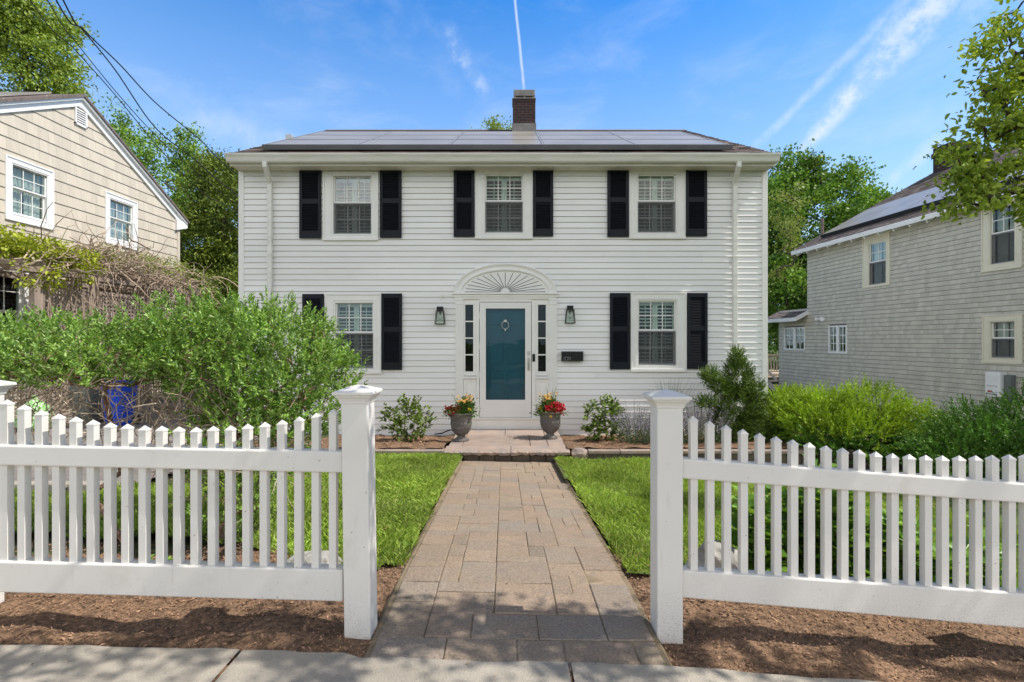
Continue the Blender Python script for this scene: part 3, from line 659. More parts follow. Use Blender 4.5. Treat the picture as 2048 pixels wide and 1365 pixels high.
for a,b in ((wx(534,8.7),wx(543.5)),(wx(1474,8.7),wx(1466.5))):
    mb=MB(); rect=lambda p,w,h:None
    mb.bar((a,8.63,4.50),(a,8.635,4.40),.075,.06,(0,1,0)); mb.bar((a,8.64,4.42),(b,8.92,4.24),.073,.058,(0,1,0)); mb.bar((b,8.935,4.27),(b,8.935,-.22),.075,.058,(0,1,0)); mb.bar((b,8.935,-.21),(b,8.75,-.27),.073,.056)
    for z in (1.0,2.9): mb.box(b-.045,b+.045,8.90,8.984,z,z+.025)
    mb.build('downspout',M['gutter'],house,bevel=.006)
# windows
def dbl_hung(parent, F, out, sash, matframe, style='main', glass='glass', grid=(3,2), backband=True, interior=True, screen=True):
    u0,u1,z0,z1=out; a0,a1,b0,b1=sash
    mb=MB(); t=.022
    # casing (outer flat + backband)
    mb.fbox(F,u0,a0-.03,-.02,t,z0+.05,z1); mb.fbox(F,a1+.03,u1,-.02,t,z0+.05,z1)
    mb.fbox(F,a0-.03,a1+.03,-.02,t,b1+.03,z1)
    mb.fbox(F,u0-.004,u0+.028,0,t+.016,z0+.052,z1+.004); mb.fbox(F,u1-.028,u1+.004,0,t+.016,z0+.052,z1+.004); mb.fbox(F,u0+.028,u1-.028,0,t+.016,z1-.025,z1+.004)
    mb.fbox(F,a0-.055,a0-.028,0,t+.007,b0-.02,b1+.05) ; mb.fbox(F,a1+.028,a1+.055,0,t+.007,b0-.02,b1+.05); mb.fbox(F,a0-.028,a1+.028,0,t+.007,b1+.028,b1+.05)
    mb.fbox(F,u0-.003,u1+.003,-.02,.05,z0,z0+.05)          # sill
    mb.fbox(F,a0-.03,a1+.03,-.02,t-.004,z0+.05,b0-.008)       # apron under sash
    # jambs into the wall
    mb.fbox(F,a0-.03,a0,-.11,t-.004,b0-.008,b1+.03); mb.fbox(F,a1,a1+.03,-.11,t-.004,b0-.008,b1+.03); mb.fbox(F,a0,a1,-.11,t-.004,b1,b1+.03); mb.fbox(F,a0,a1,-.11,t+.004,b0-.03,b0-.004)
    w=mb.build('window',matframe,parent,bevel=.003)
    mid=b0+(b1-b0)*.535; s=.026
    # upper sash
    mb=MB(); n0,n1=-.05,-.018
    mb.fbox(F,a0,a0+s,n0,n1,mid,b1); mb.fbox(F,a1-s,a1,n0,n1,mid,b1); mb.fbox(F,a0+s,a1-s,n0,n1,b1-s,b1); mb.fbox(F,a0+s,a1-s,n0,n1,mid,mid+.03)
    for i in range(1,grid[0]):
        u=a0+s+(a1-a0-2*s)*i/grid[0]; mb.fbox(F,u-.008,u+.008,n0+.008,n1-.006,mid+.03,b1-s)
    for i in range(1,grid[1]):
        z=mid+.03+(b1-s-mid-.03)*i/grid[1]; mb.fbox(F,a0+s,a1-s,n0+.009,n1-.007,z-.008,z+.008)
    mb.build('sash',M['sash'],w)
    MB().fbox(F,a0+s,a1-s,n0+.014,n0+.017,mid+.03,b1-s).build('pane',M[glass],w)
    mb=MB(); n0,n1=-.09,-.058; gl=grid if style!='plain' else (1,1)
    mb.fbox(F,a0,a0+s,n0,n1,b0,mid); mb.fbox(F,a1-s,a1,n0,n1,b0,mid); mb.fbox(F,a0+s,a1-s,n0,n1,mid-.03,mid+.03); mb.fbox(F,a0+s,a1-s,n0,n1,b0,b0+.035)
    for i in range(1,gl[0]):
        u=a0+s+(a1-a0-2*s)*i/gl[0]; mb.fbox(F,u-.008,u+.008,n0+.008,n1-.006,b0+.035,mid-.03)
    for i in range(1,gl[1]):
        z=b0+.035+(mid-.03-b0-.035)*i/gl[1]; mb.fbox(F,a0+s,a1-s,n0+.009,n1-.007,z-.008,z+.008)
    mb.build('sash',M['sash'],w)
    MB().fbox(F,a0+s,a1-s,n0+.014,n0+.017,b0+.035,mid-.03).build('pane',M['glass'],w)
    if screen:   # insect screen in front of the lower half
        mb=MB(); k=.016; mb.fbox(F,a0+.004,a0+k,-.016,-.006,b0,mid); mb.fbox(F,a1-k,a1-.004,-.016,-.006,b0,mid); mb.fbox(F,a0+k,a1-k,-.016,-.006,b0,b0+.014); mb.fbox(F,a0+k,a1-k,-.016,-.006,mid-.016,mid)
        mb.build('screen_frame',M['screen'],w)
        MB().fbox(F,a0+k,a1-k,-.012,-.010,b0+.014,mid-.016).build('insect_screen',M['screenmesh'],w)
    return w,(a0,a1,b0,b1,mid)
def screen_mat():
    m,nt,N,L=new_mat('insect_screen'); out=N.new('ShaderNodeOutputMaterial'); t=N.new('ShaderNodeBsdfTransparent'); d=N.new('ShaderNodeBsdfDiffuse'); d.inputs[0].default_value=(.10,.10,.105,1)
    ms=N.new('ShaderNodeMixShader'); g=N.new('ShaderNodeNewGeometry'); nz=N.new('ShaderNodeTexNoise'); nz.inputs['Scale'].default_value=5; L.new(g.outputs['Position'],nz.inputs['Vector'])
    mr=N.new('ShaderNodeMapRange'); mr.inputs[3].default_value=.72; mr.inputs[4].default_value=.6; L.new(nz.outputs['Fac'],mr.inputs[0]); L.new(mr.outputs[0],ms.inputs[0])
    L.new(d.outputs[0],ms.inputs[1]); L.new(t.outputs[0],ms.inputs[2]); L.new(ms.outputs[0],out.inputs[0]); return m
M['screenmesh']=screen_mat()
M['glass_r']=glass_mat('reflecting_glass',refl=.16,edge=.5); M['glass_s']=glass_mat('sheen_glass',refl=.055,edge=.4)
for w,gk in zip(WIN,('glass_r','glass','glass_s','glass_s','glass')):
    wo,(a0,a1,b0,b1,mid)=dbl_hung(house,FF,w['out'],w['sash'],M['trim'],glass=gk)
    mb=MB(); c=(a0+a1)/2; n0,n1=-.150,-.122
    for (p,q) in ((a0-.02,c-.002),(c+.002,a1+.02)):
        mb.fbox(FF,p,p+.045,n0,n1,b0-.02,b1+.02); mb.fbox(FF,q-.045,q,n0,n1,b0-.02,b1+.02)
        mb.fbox(FF,p+.045,q-.045,n0,n1,b1-.08,b1+.02); mb.fbox(FF,p+.045,q-.045,n0,n1,b0-.02,b0+.07); mb.fbox(FF,p+.045,q-.045,n0,n1,mid-.03,mid+.03)
        z=b0+.10
        while z<b1-.10:
            if abs(z-mid)>.045:
                P=lambda u,nn,zz: FF.p(u,nn,zz)
                u0,u1=p+.045,q-.045
                mb.hexa([P(u0,-.118,z-.018),P(u1,-.118,z-.018),P(u1,-.150,z+.006),P(u0,-.150,z+.006),P(u0,-.115,z-.012),P(u1,-.115,z-.012),P(u1,-.147,z+.012),P(u0,-.147,z+.012)])
            z+=.062
        mb.fbox(FF,(p+q)/2-.006,(p+q)/2+.006,-.113,-.105,b0+.08,b1-.09)
    mb.build('plantation_shutter',M['louvre'],wo)
# outside shutters
def shutter(x0,x1,y0,y1,three):
    u0,u1,z0,z1=pr(x0,x1,y0,y1); mb=MB(); t0,t1=.027,.056; s=.05
    mb.fbox(FF,u0,u0+s,t0,t1,z0,z1); mb.fbox(FF,u1-s,u1,t0,t1,z0,z1)
    H=z1-z0; rails=[(z0,z0+.13),(z0+H*.50,z0+H*.50+.085),(z1-.075,z1)]
    for a,b in rails: mb.fbox(FF,u0+s,u1-s,t0,t1-.003,a,b)
    for (a,b) in ((rails[0][1],rails[1][0]),(rails[1][1],rails[2][0])):
        z=a+.012
        while z<b-.012:
            P=FF.p
            mb.hexa([P(u0+s,t1-.008,z-.012),P(u1-s,t1-.008,z-.012),P(u1-s,t0+.004,z+.010),P(u0+s,t0+.004,z+.010),P(u0+s,t1-.006,z-.006),P(u1-s,t1-.006,z-.006),P(u1-s,t0+.004,z+.016),P(u0+s,t0+.004,z+.016)])
            z+=.0285
        mb.fbox(FF,u0+s,u1-s,t0-.003,t0,a,b)
    for zz in (z0+.06,z1-.035,z0+H*.53):
        for uu in (u0+.02,u1-.02): mb.fbox(FF,uu-.006,uu+.006,t1,t1+.004,zz-.006,zz+.006)
    return mb.build('shutter',M['shutter'],house)
for s in SHUT: shutter(*s,s[2]>500)
# entry
def R(mb,x0,x1,y0,y1,n0,n1): 
    u0,u1,z0,z1=pr(x0,x1,y0,y1); return mb.fbox(FF,u0,u1,n0,n1,z0,z1)
mb=MB()
R(mb,911,926.5,599,859,0,.035); R(mb,1098,1114,599,859,0,.035)          # pilasters
for a in (913.5,917.5,921.5): R(mb,a,a+1.7,611,835,.035,.039)
for a in (1100.5,1104.5,1108.5): R(mb,a,a+1.7,611,835,.035,.039)
for a,b in ((910,927.5),(1097,1115)): R(mb,a,b,599,602,.035,.05); R(mb,a+1,b-1,602.2,610,.035,.045); R(mb,a,b,838,859,.035,.05)
R(mb,926.5,959,599,610,-.05,.015); R(mb,1063,1098,599,610,-.05,.015)  # above sidelights
for (a,b,p,q) in ((926.5,953,930.5,946.5),(1071,1098,1076,1091.8)):
    R(mb,a,p,610,752,-.05,.012); R(mb,q,b,610,752,-.05,.012); R(mb,p,q,743.5,752,-.05,.012)
    R(mb,a-.5,b+.5,753,757.5,-.05,.05); R(mb,a,b,757.5,859,-.06,.005)
    R(mb,a+1,a+4.5,759,834,.005,.018); R(mb,b-4.5,b-1,759,834,.005,.018); R(mb,a+4.5,b-4.5,759,764,.005,.018); R(mb,a+4.5,b-4.5,829,834,.005,.018); R(mb,a+8,b-8,769,824,.005,.014)
R(mb,953,958.5,604,837,-.05,.03); R(mb,1063.5,1071,604,837,-.05,.03); R(mb,958.5,1063.5,599,604.5,-.05,.035)
surround=mb.build('door_surround',M['trim'],house,bevel=.003)
for (p,q) in ((930.5,946.5),(1076,1091.8)):
    mb=MB()
    for k in (1,2,3):
        y=610+(743.5-610)*k/4; R(mb,p,q,y-1.2,y+1.2,-.02,.006)
    sd=mb.build('sidelight',M['trim'],surround)
    m2=MB(); R(m2,p,q,610,743.5,-.014,-.011); m2.build('pane',M['glass'],surround)
mb=MB(); R(mb,905,1117,586,590,0,.085); R(mb,907,1115,590.2,595,0,.06); R(mb,909,1113,595.2,599,0,.048); mb.build('entablature',M['trim'],surround,bevel=.004)
# fan arch
mb=MB(); C=FF.p(wx(1010.5),0,wz(585.8)); 
def ell(a,b,t,n): return FF.p(wx(1010.5)+a*math.cos(t),n,wz(585.8)+b*math.sin(t))
A,B=.925,.525; a2,b2=.775,.385; n=48
prof=[(1.0,0),(1.0,.06),(.975,.075),(.95,.06),(.93,.045),(.885,.04),(.86,.055),(.83,.05),(None,.04),(None,.024)]
rings=[]
for i in range(n+1):
    t=PI*i/n; row=[]
    for k,nn in prof:
        if k is None: row.append(ell(a2,b2,t,nn))
        else:
            f=(1-k)/.17*.93; row.append(ell(A+(a2-A)*f,B+(b2-B)*f,t,nn))
    rings.append(row)
m=len(prof); vs=[p for r in rings for p in r]; fs=[]
for i in range(n):
    for k in range(m-1): fs.append((i*m+k,i*m+k+1,(i+1)*m+k+1,(i+1)*m+k))
mb.add(vs,fs); mb.build('arch_moulding',M['trim'],surround,True)
mb=MB(); vs=[ell(0,0,0,.0255)]+[ell(a2+.01,b2+.01,PI*i/n,.0255) for i in range(n+1)]; mb.add(vs,[(0,i,i+1) for i in range(1,n+1)])
vs=[ell(.075,.075,PI*i/16,.04) for i in range(17)]+[ell(.075,.075,PI*i/16,.025) for i in range(17)]; mb.add(vs,[tuple(range(17))]+[(i,17+i,18+i,i+1) for i in range(16)])
mb.build('fan_panel',M['trim'],surround)
mb=MB()
for k in range(17):
    t=PI*(k+.0)/16; t=min(max(t,.04),PI-.04)
    r=lambda f: ell(.085+(a2*.93-.085)*f,.085+(b2*.93-.085)*f,t,.0275)
    mb.bar(r(0),r(1),.0085,.004,(0,1,0))
mb.build('fan_ray',M['black'],surround)
# storm door + door
mb=MB(); R(mb,959.5,971.8,605.5,835,-.005,.03); R(mb,1050.3,1062.5,605.5,835,-.005,.03); R(mb,971.8,1050.3,605.5,617.8,-.005,.03); R(mb,971.8,1050.3,800,835,-.005,.03)
R(mb,971.8,1050.3,806.5,808.5,.03,.034); R(mb,971.8,1050.3,824,826,.03,.034); R(mb,971.8,973.5,808.5,824,.03,.034); R(mb,1048.6,1050.3,808.5,824,.03,.034)
for y in (632,692,750,815): R(mb,957.6,959.4,y-6,y+6,.02,.036)
sd=mb.build('storm_door',M['sash'],house,bevel=.003)
mb=MB(); R(mb,971.8,1050.3,617.8,800,.008,.012); mb.build('pane',M['doorglass'],sd)
mb=MB(); R(mb,1054.8,1060,716,742,.03,.037); u=wx(1057.5); mb.tube([FF.p(u,.037,wz(722)),FF.p(u,.075,wz(724)),FF.p(u,.075,wz(736)),FF.p(u,.037,wz(738))],.008,8); R(mb,1054.8,1060,703,711,.03,.045)
mb.build('handle',M['nickel'],sd,bevel=.003)
mb=MB(); R(mb,965,1057,612,835,-.09,-.05); 
for (a,b,y0,y1) in ((979,1007,624,652),(1015,1043,624,652),(979,1007,662,730),(1015,1043,662,730),(979,1007,742,822),(1015,1043,742,822)):
    R(mb,a,b,y0,y1,-.05,-.046); R(mb,a+2.2,b-2.2,y0+2.2,y1-2.2,-.046,-.034)
fd=mb.build('front_door',M['teal'],house,bevel=.004)
mb=MB(); u=wx(1010.5); z=wz(651)
mb.tube([FF.p(u+.062*math.cos(t),-.012,z+.07*math.sin(t)) for t in [2*PI*k/20 for k in range(21)]],.0085,8); mb.lathe([(.03,0),(.032,.012),(.02,.022)],14,(0,0,0)) if False else None
mb.fbox(FF,u-.028,u+.028,-.05,-.004,z+.055,z+.10); mb.fbox(FF,u-.014,u+.014,-.05,-.002,z-.10,z-.06)
mb.build('knocker',M['nickel'],fd,bevel=.008)
mb=MB(); R(mb,931,1092,838,860,-.1,.02); R(mb,936,1088,835.5,838,-.1,.06); mb.build('door_threshold',M['trim'],house,bevel=.004)
mb=MB(); R(mb,927,1097,600,860,-.30,-.29); mb.build('vestibule_wall',M['dark'],house)
# ---------------------------------------------------------------- wall fittings
def lantern(cx,cy,label):
    e=empty('wall_lantern',FF.p(wx(cx),.0,wz(cy+18)),label,'wall lamp','lanterns either side of the front door')
    u=wx(cx); P=FF.p
    mb=MB(); vs=[];
    for nn in (.019,.034): vs+=[P(u+.075*math.cos(t),nn,wz(cy-7)+.09*math.sin(t)) for t in [2*PI*k/24 for k in range(24)]]
    mb.add(vs,[tuple(range(24,48))]+[(k,(k+1)%24,24+(k+1)%24,24+k) for k in range(24)]); mb.build('wall_plate',M['trim'],e)
    zt=wz(cy-10); zm=wz(cy-9); zb=wz(cy+17)
    mb=MB(); mb.fbox(FF,u-.055,u+.055,.034,.135,wz(cy-9.5),wz(cy-17.5)); mb.fbox(FF,u-.012,u+.012,.07,.094,wz(cy-3),wz(cy-9.5)); mb.build('lamp_cap',M['black'],e,bevel=.006)
    mb=MB(); T=[(-.062,.036),(.062,.036),(.062,.14),(-.062,.14)]; Bt=[(-.082,.030),(.082,.030),(.082,.165),(-.082,.165)]
    for k in range(4):
        k2=(k+1)%4; t=lambda q,z:P(u+q[0],q[1],z)
        mb.bar(t(T[k],zm),t(Bt[k],zb),.012,.012); mb.bar(t(T[k],zm),t(T[k2],zm),.012,.012); mb.bar(t(Bt[k],zb),t(Bt[k2],zb),.012,.012)
    mb.build('lamp_frame',M['bronze'],e)
    mb=MB()
    for k in range(4):
        k2=(k+1)%4; mb.add([P(u+T[k][0]*.97,T[k][1],zm),P(u+T[k2][0]*.97,T[k2][1],zm),P(u+Bt[k2][0]*.97,Bt[k2][1],zb),P(u+Bt[k][0]*.97,Bt[k][1],zb)],[(0,1,2,3)])
    mb.build('lamp_glass',M['glass'],e)
    c=P(u,.082,wz(cy+10)); mb=MB(); mb.lathe([(.006,0),(.022,.012),(.03,.035),(.026,.06),(.014,.09),(.012,.115)],14,c); mb.build('bulb',M['bulb'],e,True)
M['bulb']=glass_mat('bulb_glass',(.75,.78,.72),.25,.7)
lantern(881.5,632,'black glass wall lantern left of the front door, below a small hook')
lantern(1139,630,'black glass wall lantern right of the front door, above the mailbox')
mb=MB(); u=wx(883); vs=[]
for nn in (.012,.034): vs+=[FF.p(u+.032*math.cos(t),nn,wz(591)+.032*math.sin(t)) for t in [2*PI*k/16 for k in range(16)]]
mb.add(vs,[tuple(range(16,32))]+[(k,(k+1)%16,16+(k+1)%16,16+k) for k in range(16)])
mb.tube([FF.p(u,.034,wz(592)),FF.p(u,.06,wz(594)),FF.p(u,.065,wz(598)),FF.p(u,.04,wz(599.5))],.008,6); tag(mb.build('wall_hook',M['trim'],None),'small round white hook on the siding above the left lantern','hook')
mb=MB(); R(mb,1064.5,1070,708.5,723.5,.03,.055); tag(mb.build('doorbell',M['black'],None,bevel=.006),'slim black doorbell on the frame right of the storm door','doorbell')
e=empty('mailbox',FF.p(wx(1143),0,wz(723)),'black metal wall mailbox numbered 109 right of the door','mailbox')
u0,u1,z0,z1=pr(1122.3,1164.8,703,722.5)
MB().fbox(FF,u0,u1,.012,.115,z0,z1-.012).build('box',M['black'],e,bevel=.004)
MB().fbox(FF,u0-.003,u1+.003,.010,.121,z1-.0115,z1).build('lid',M['greyplastic'],e,bevel=.003)
MB().fbox(FF,u0+.20,u1-.03,.115,.120,z1-.062,z1-.056).build('slot',M['bronze'],e)
mb=MB(); k=.009/29.26   # digits measured on the box front
def dg(px,py): return FF.p(wx(1110+px/29.26),.117,wz(690+py/29.26))
mb.bar(dg(487,700),dg(487,900),.0042,.002,(0,1,0))
def circ(cx,cy,rx,ry,a0=0,a1=2*PI,n=24):
    pts=[dg(cx+rx*math.cos(a0+(a1-a0)*i/n),cy+ry*math.sin(a0+(a1-a0)*i/n)) for i in range(n+1)]
    for p,q in zip(pts[:-1],pts[1:]): mb.bar(p,q,.0042,.002,(0,1,0))
circ(630,802,88,98); circ(808,772,68,66); mb.bar(dg(870,800),dg(815,900),.0042,.002,(0,1,0))
mb.build('house_number',M['digits'],e)
# solar panels on the main roof
arr=empty('solar_array',(-.28,9.0,4.9),'row of five columns of dark solar panels on the white house roof','solar panels')
X0,X1=-4.455,3.90; pw=(X1-X0)/5; ph=3.06/3; off=.115
def RP(x,v,nn): return Vector((x,8.985+v*cs+nn*(-sn),4.63+(8.985-8.64)*SL+v*sn+nn*cs))
for r in range(3):
    for c in range(5):
        a=X0+c*pw+.012; b=X0+(c+1)*pw-.012; v0=r*ph+.006; v1=(r+1)*ph-.006
        p=MB().hexa([RP(a,v0,off-.035),RP(b,v0,off-.035),RP(b,v1,off-.035),RP(a,v1,off-.035),RP(a,v0,off),RP(b,v0,off),RP(b,v1,off),RP(a,v1,off)]).build('solar_panel',M['panel'],arr)
        mb=MB()
        for (x0,x1,w0,w1) in ((a-.004,a+.01,v0,v1),(b-.01,b+.004,v0,v1),(a+.01,b-.01,v0-.003,v0+.008),(a+.01,b-.01,v1-.008,v1+.003)):
            mb.hexa([RP(x0,w0,off-.036),RP(x1,w0,off-.036),RP(x1,w1,off-.036),RP(x0,w1,off-.036),RP(x0,w0,off+.003),RP(x1,w0,off+.003),RP(x1,w1,off+.003),RP(x0,w1,off+.003)])
        mb.build('panel_frame',M['panelframe'] if r<9 else M['rail'],p)
for c in range(6):
    x=X0+c*pw; MB().hexa([RP(x-.011,-.0,off-.03),RP(x+.011,0,off-.03),RP(x+.011,3.06,off-.03),RP(x-.011,3.06,off-.03),RP(x-.011,0,off+.005),RP(x+.011,0,off+.005),RP(x+.011,3.06,off+.005),RP(x-.011,3.06,off+.005)]).build('rail',M['rail'],arr)
MB().hexa([RP(X0,-.03,.035),RP(X1+.04,-.03,.035),RP(X1+.04,0,.035),RP(X0,0,.035),RP(X0,-.045,off+.012),RP(X1+.04,-.045,off+.012),RP(X1+.04,-.004,off+.012),RP(X0,-.004,off+.012)]).build('skirt',M['skirt'] if 'skirt' in M else M['panelframe'],arr,bevel=.004)
mb=MB()
for r in range(4):
    for k in range(6):
        x=X0+.5+k*1.45; p0=RP(x,.15+r*.92,.0); mb.box(p0.x-.02,p0.x+.02,p0.y-.03,p0.y+.03,p0.z-.02,p0.z+off-.03)
mb.build('mounting_foot',M['panelframe'],arr)
# ---------------------------------------------------------------- stoop, edging, urns
st=empty('stone_stoop',(0,8,-.33),'low flagstone stoop with rough front edge below the teal door','stoop')
SZ=-.18
mb=MB()
def slab(x0,x1,y0,y1,zt=SZ,th=.05,gp=.004):
    mb.box(x0+gp,x1-gp,y0+gp,y1-gp,zt-th,zt+random.uniform(-.001,.001))
XL,XR=-.985,.835
slab(XL+.02,-.76,7.55,8.95); slab(-.76,-.12,8.45,8.97); slab(-.12,.55,8.45,8.97); slab(.55,XR-.02,8.0,8.97); slab(.55,XR-.02,7.55,8.0); slab(-.76,.28,7.55,8.45); slab(.28,.55,7.55,8.0); slab(.28,.55,8.0,8.45)
mb.build('paving_slab',M['flag'],st,bevel=.006)
mb=MB(); n=60   # rough front slab
for (xa,xb) in ((XL,-.02),(-.012,XR)):
    vs=[];k=26
    for i in range(k+1):
        x=xa+(xb-xa)*i/k; j=lambda s: random.uniform(-s,s)
        vs+= [(x,7.545,SZ),(x,7.215+j(.006),SZ+.0),(x,7.185+j(.012),SZ-.022+j(.006)),(x,7.205+j(.012),SZ-.062+j(.008)),(x,7.545,SZ-.066)]
    fs=[(5*i+q,5*i+q+1,5*i+6+q,5*i+5+q) for i in range(k) for q in range(4)]+[(4,3,2,1,0),tuple(5*k+q for q in range(5))]
    mb.add(vs,fs)
mb.build('front_slab',M['flag'],st)
mb=MB(); x=XL+.05
while x<XR-.06:
    w=min(random.uniform(.19,.27),XR-.05-x); mb.box(x+.004,x+w-.004,7.25+random.uniform(-.006,.006),7.5,-.42,SZ-.068); x+=w
mb.box(XL+.03,XL+.2,7.5,8.97,-.42,SZ-.052); mb.box(XR-.2,XR-.03,7.5,8.97,-.42,SZ-.052)
mb.build('riser_block',M['block'],st,bevel=.01)
def edging(x0,x1,label,extra=None):
    t=empty('stone_edging',((x0+x1)/2,7.3,-.3),label,'edging','stone edging along the planting beds')
    mb=MB(); x=x0
    while x<x1-.05:
        w=min(random.uniform(.4,.62),x1-x); w=x1-x if x1-x-w<.15 else w
        j=[random.uniform(-.008,.008) for _ in range(4)]
        zt=-.175
        mb.hexa([(x+.004,7.19+j[0],zt-.045),(x+w-.004,7.19+j[1],zt-.045),(x+w-.004,7.42+j[2],zt-.045),(x+.004,7.42+j[3],zt-.045),(x+.004,7.19+j[0],zt),(x+w-.004,7.19+j[1],zt),(x+w-.004,7.42+j[2],zt),(x+.004,7.42+j[3],zt)]); x+=w
    mb.build('cap_stone',M['flag'],t,bevel=.007)
    mb=MB(); x=x0
    while x<x1-.03: w=min(.22,x1-x); mb.box(x+.003,x+w-.003,7.215,7.4,-.42,-.222); x+=w
    mb.build('wall_block',M['block'],t,bevel=.008)
edging(-4.9,-.995,'flat stone edging of the bed left of the stoop'); edging(1.1,4.35,'flat stone edging of the bed right of the stoop')
def rock(name,c,r,sc_,label,m,seed=1,cat='rock'):
    rn=np.random.default_rng(seed); import bmesh
    bm=bmesh.new(); bmesh.ops.create_icosphere(bm,subdivisions=4,radius=1)
    pl=nrm(rn.normal(size=(11,3))); dd=rn.uniform(.62,.9,11)
    for v in bm.verts:
        p=np.array(v.co); f=1.0
        for q,d in zip(pl,dd):
            s=p@q
            if s>d: p=p-q*(s-d)*.9
        p=p*(1+.03*math.sin(7*p[0]+5*p[2])+.02*math.sin(13*p[1]+9*p[0])); v.co=p*r*np.array(sc_)
    me=bpy.data.meshes.new(name); bm.to_mesh(me); bm.free(); me.materials.append(m); o=bpy.data.objects.new(name,me); COL.objects.link(o); o.location=c
    return tag(o,label,cat)
rock('stone',(.98,7.3,-.26),.14,(1.1,.9,.75),'rough brown stone at the right end of the stoop front',M['flag'],5)
rock('stone',(1.19,2.95,.06),.17,(1.05,.8,1.0),'pale jagged rock behind the right fence beside the post',M['rock'],8)
rock('stone',(-1.17,3.05,.04),.16,(1.3,.8,.5),'flat pale rock behind the left fence beside the post',M['rock'],12)
def urn(x,y,s,label):
    o=[(.10,0),(.125,.0),(.13,.012),(.115,.022),(.115,.03),(.085,.045),(.066,.062),(.062,.075),(.075,.092),(.105,.115),(.14,.155),(.163,.21),(.172,.27),(.176,.30),(.170,.305),(.173,.34),(.178,.39),(.186,.425),(.200,.44),(.203,.452),(.196,.458),(.178,.452),(.170,.42)]
    t=empty('planter_urn',(x,y,SZ),label,'planter','urns either side of the front door')
    MB().lathe([(r*s,z*s) for r,z in o],40,(x,y,SZ+.001)).build('urn_body',M['urn'],t,True)
    MB().lathe([(.0,0),(.174*s,0),(.174*s,.006),(0,.012)],24,(x,y,SZ+.415*s)).build('potting_soil',M['mulch'],t)
    return SZ+.42*s
def flowers(x,y,z,label,left):
    t=empty('potted_flowers',(x,y,z),label,'flowers','flowers planted in the two urns')
    r=np.random.default_rng(3 if left else 4)
    def ball(n,c,s): return np.array(c)+r.normal(size=(n,3))*np.array(s)*.5
    gc=(x+.07,y,z+.10) if left else (x-.03,y+.02,z+.10)
    P=np.concatenate([ball(520,gc,(.13,.13,.12)),ball(160,(x-.11,y-.03,z+.04),(.13,.12,.07)),ball(150,(x+.05,y-.05,z+.02),(.2,.12,.05)),ball(60,(gc[0],gc[1],gc[2]+.10),(.10,.08,.08))])
    D=nrm(P-np.array([x,y,z-.02])+rvec(len(P))*.08); v,F=leaf_arrays(P,D,RNG.uniform(.025,.055,len(P)),RNG.uniform(.018,.034,len(P)),.5)
    mesh_np('foliage',v,F,M['lf_pot'],t)
    def bloom(cs,mt,rad,pet,name):
        P=[];D=[]
        for c in cs:
            d=nrm((np.array(c)-np.array([x,y+.1,z-.05]))[None]+np.array([[0,-.1,.05]]))[0]
            a=nrm(np.cross(d,[0.3,.2,1])[None])[0]; b=np.cross(d,a)
            for k in range(pet):
                th=2*PI*k/pet+r.uniform(0,1); q=a*math.cos(th)+b*math.sin(th)
                P.append(np.array(c)+q*rad*.1); D.append(q+d*r.uniform(.1,.5))
        v,F=leaf_arrays(np.array(P),np.array(D),rad,rad*.8,.3,.15,.1); mesh_np(name,v,F,mt,t)
    pk=[ (gc[0]+r.normal()*.055,gc[1]-.04+r.normal()*.04,gc[2]+.10+abs(r.normal())*.06) for _ in range(13)]
    bloom(pk,M['fl_yel'],.030,6,'peach_blooms')
    bloom([(x+.15,y-.05,z+.07),(x+.13,y-.08,z+.1)] if left else [(x-.17,y-.04,z+.07),(x-.15,y-.07,z+.04),(x-.16,y-.06,z+.1),(x-.01,y-.19,z-.02)],M['fl_yelb'],.028,6,'yellow_blooms')
    if left:
        rd=[(x-.13+min(.11,max(-.11,r.normal()*.06)),y-.05+r.normal()*.04,z+.08+min(.07,max(-.07,r.normal()*.04))) for _ in range(110)]; bloom(rd,M['fl_dkred'],.024,5,'dark_red_blooms')
    else:
        rd=[(x+.07+min(.15,max(-.17,r.normal()*.08)),y-.06+r.normal()*.045,z+.09+min(.09,max(-.09,r.normal()*.045))) for _ in range(150)]; bloom(rd,M['fl_red'],.028,7,'red_blooms')
    mb=MB()
    ends=[(-.16,0,.34),(-.10,.05,.22),(.09,0,.36),(.16,.03,.26),(.24,0,.2)] if left else [(-.16,0,.30),(-.06,.02,.42),(.10,0,.44),(.14,.03,.36),(-.2,0,.2),(.05,.05,.4)]
    for ex,ey,ez in ends:
        a=Vector((x,y,z)); c=[a+Vector((ex*s**1.3,ey*s,ez*s*(1.15-.15*s))) for s in (0,.25,.5,.75,1)]
        mb.tube(c,[.008,.009,.008,.005,.0015],4)
    mb.build('spiky_leaf',M['lf_orn'],t)
M['fl_yelb']=leaf_mat('yellow_bloom',(.8,.5,.02),(.85,.6,.05),.3,.5,.9,20)
zt=urn(wx(922.5,7.95),7.95,.98,'grey footed urn left of the front door holding dark red and peach flowers'); flowers(wx(922.5,7.95),7.95,zt,'peach and dark red flowers with spikes in the left urn',True)
zt=urn(wx(1100.5,8.15),8.15,.96,'grey footed urn right of the front door holding bright red flowers'); flowers(wx(1100.5,8.15),8.15,zt,'bright red flowers with tall spikes in the right urn',False)
mb=MB(); mb.tube([(-1.38,8.93,-.26),(-1.25,8.9,-.24),(-1.15,8.85,-.19),(-1.08,8.8,-.16),(-1.0,8.7,-.165),(-.9,8.6,-.168)],.011,8); tag(mb.build('garden_hose',M['cable'],None,True),'black hose lying between bed and stoop at the wall base','hose')
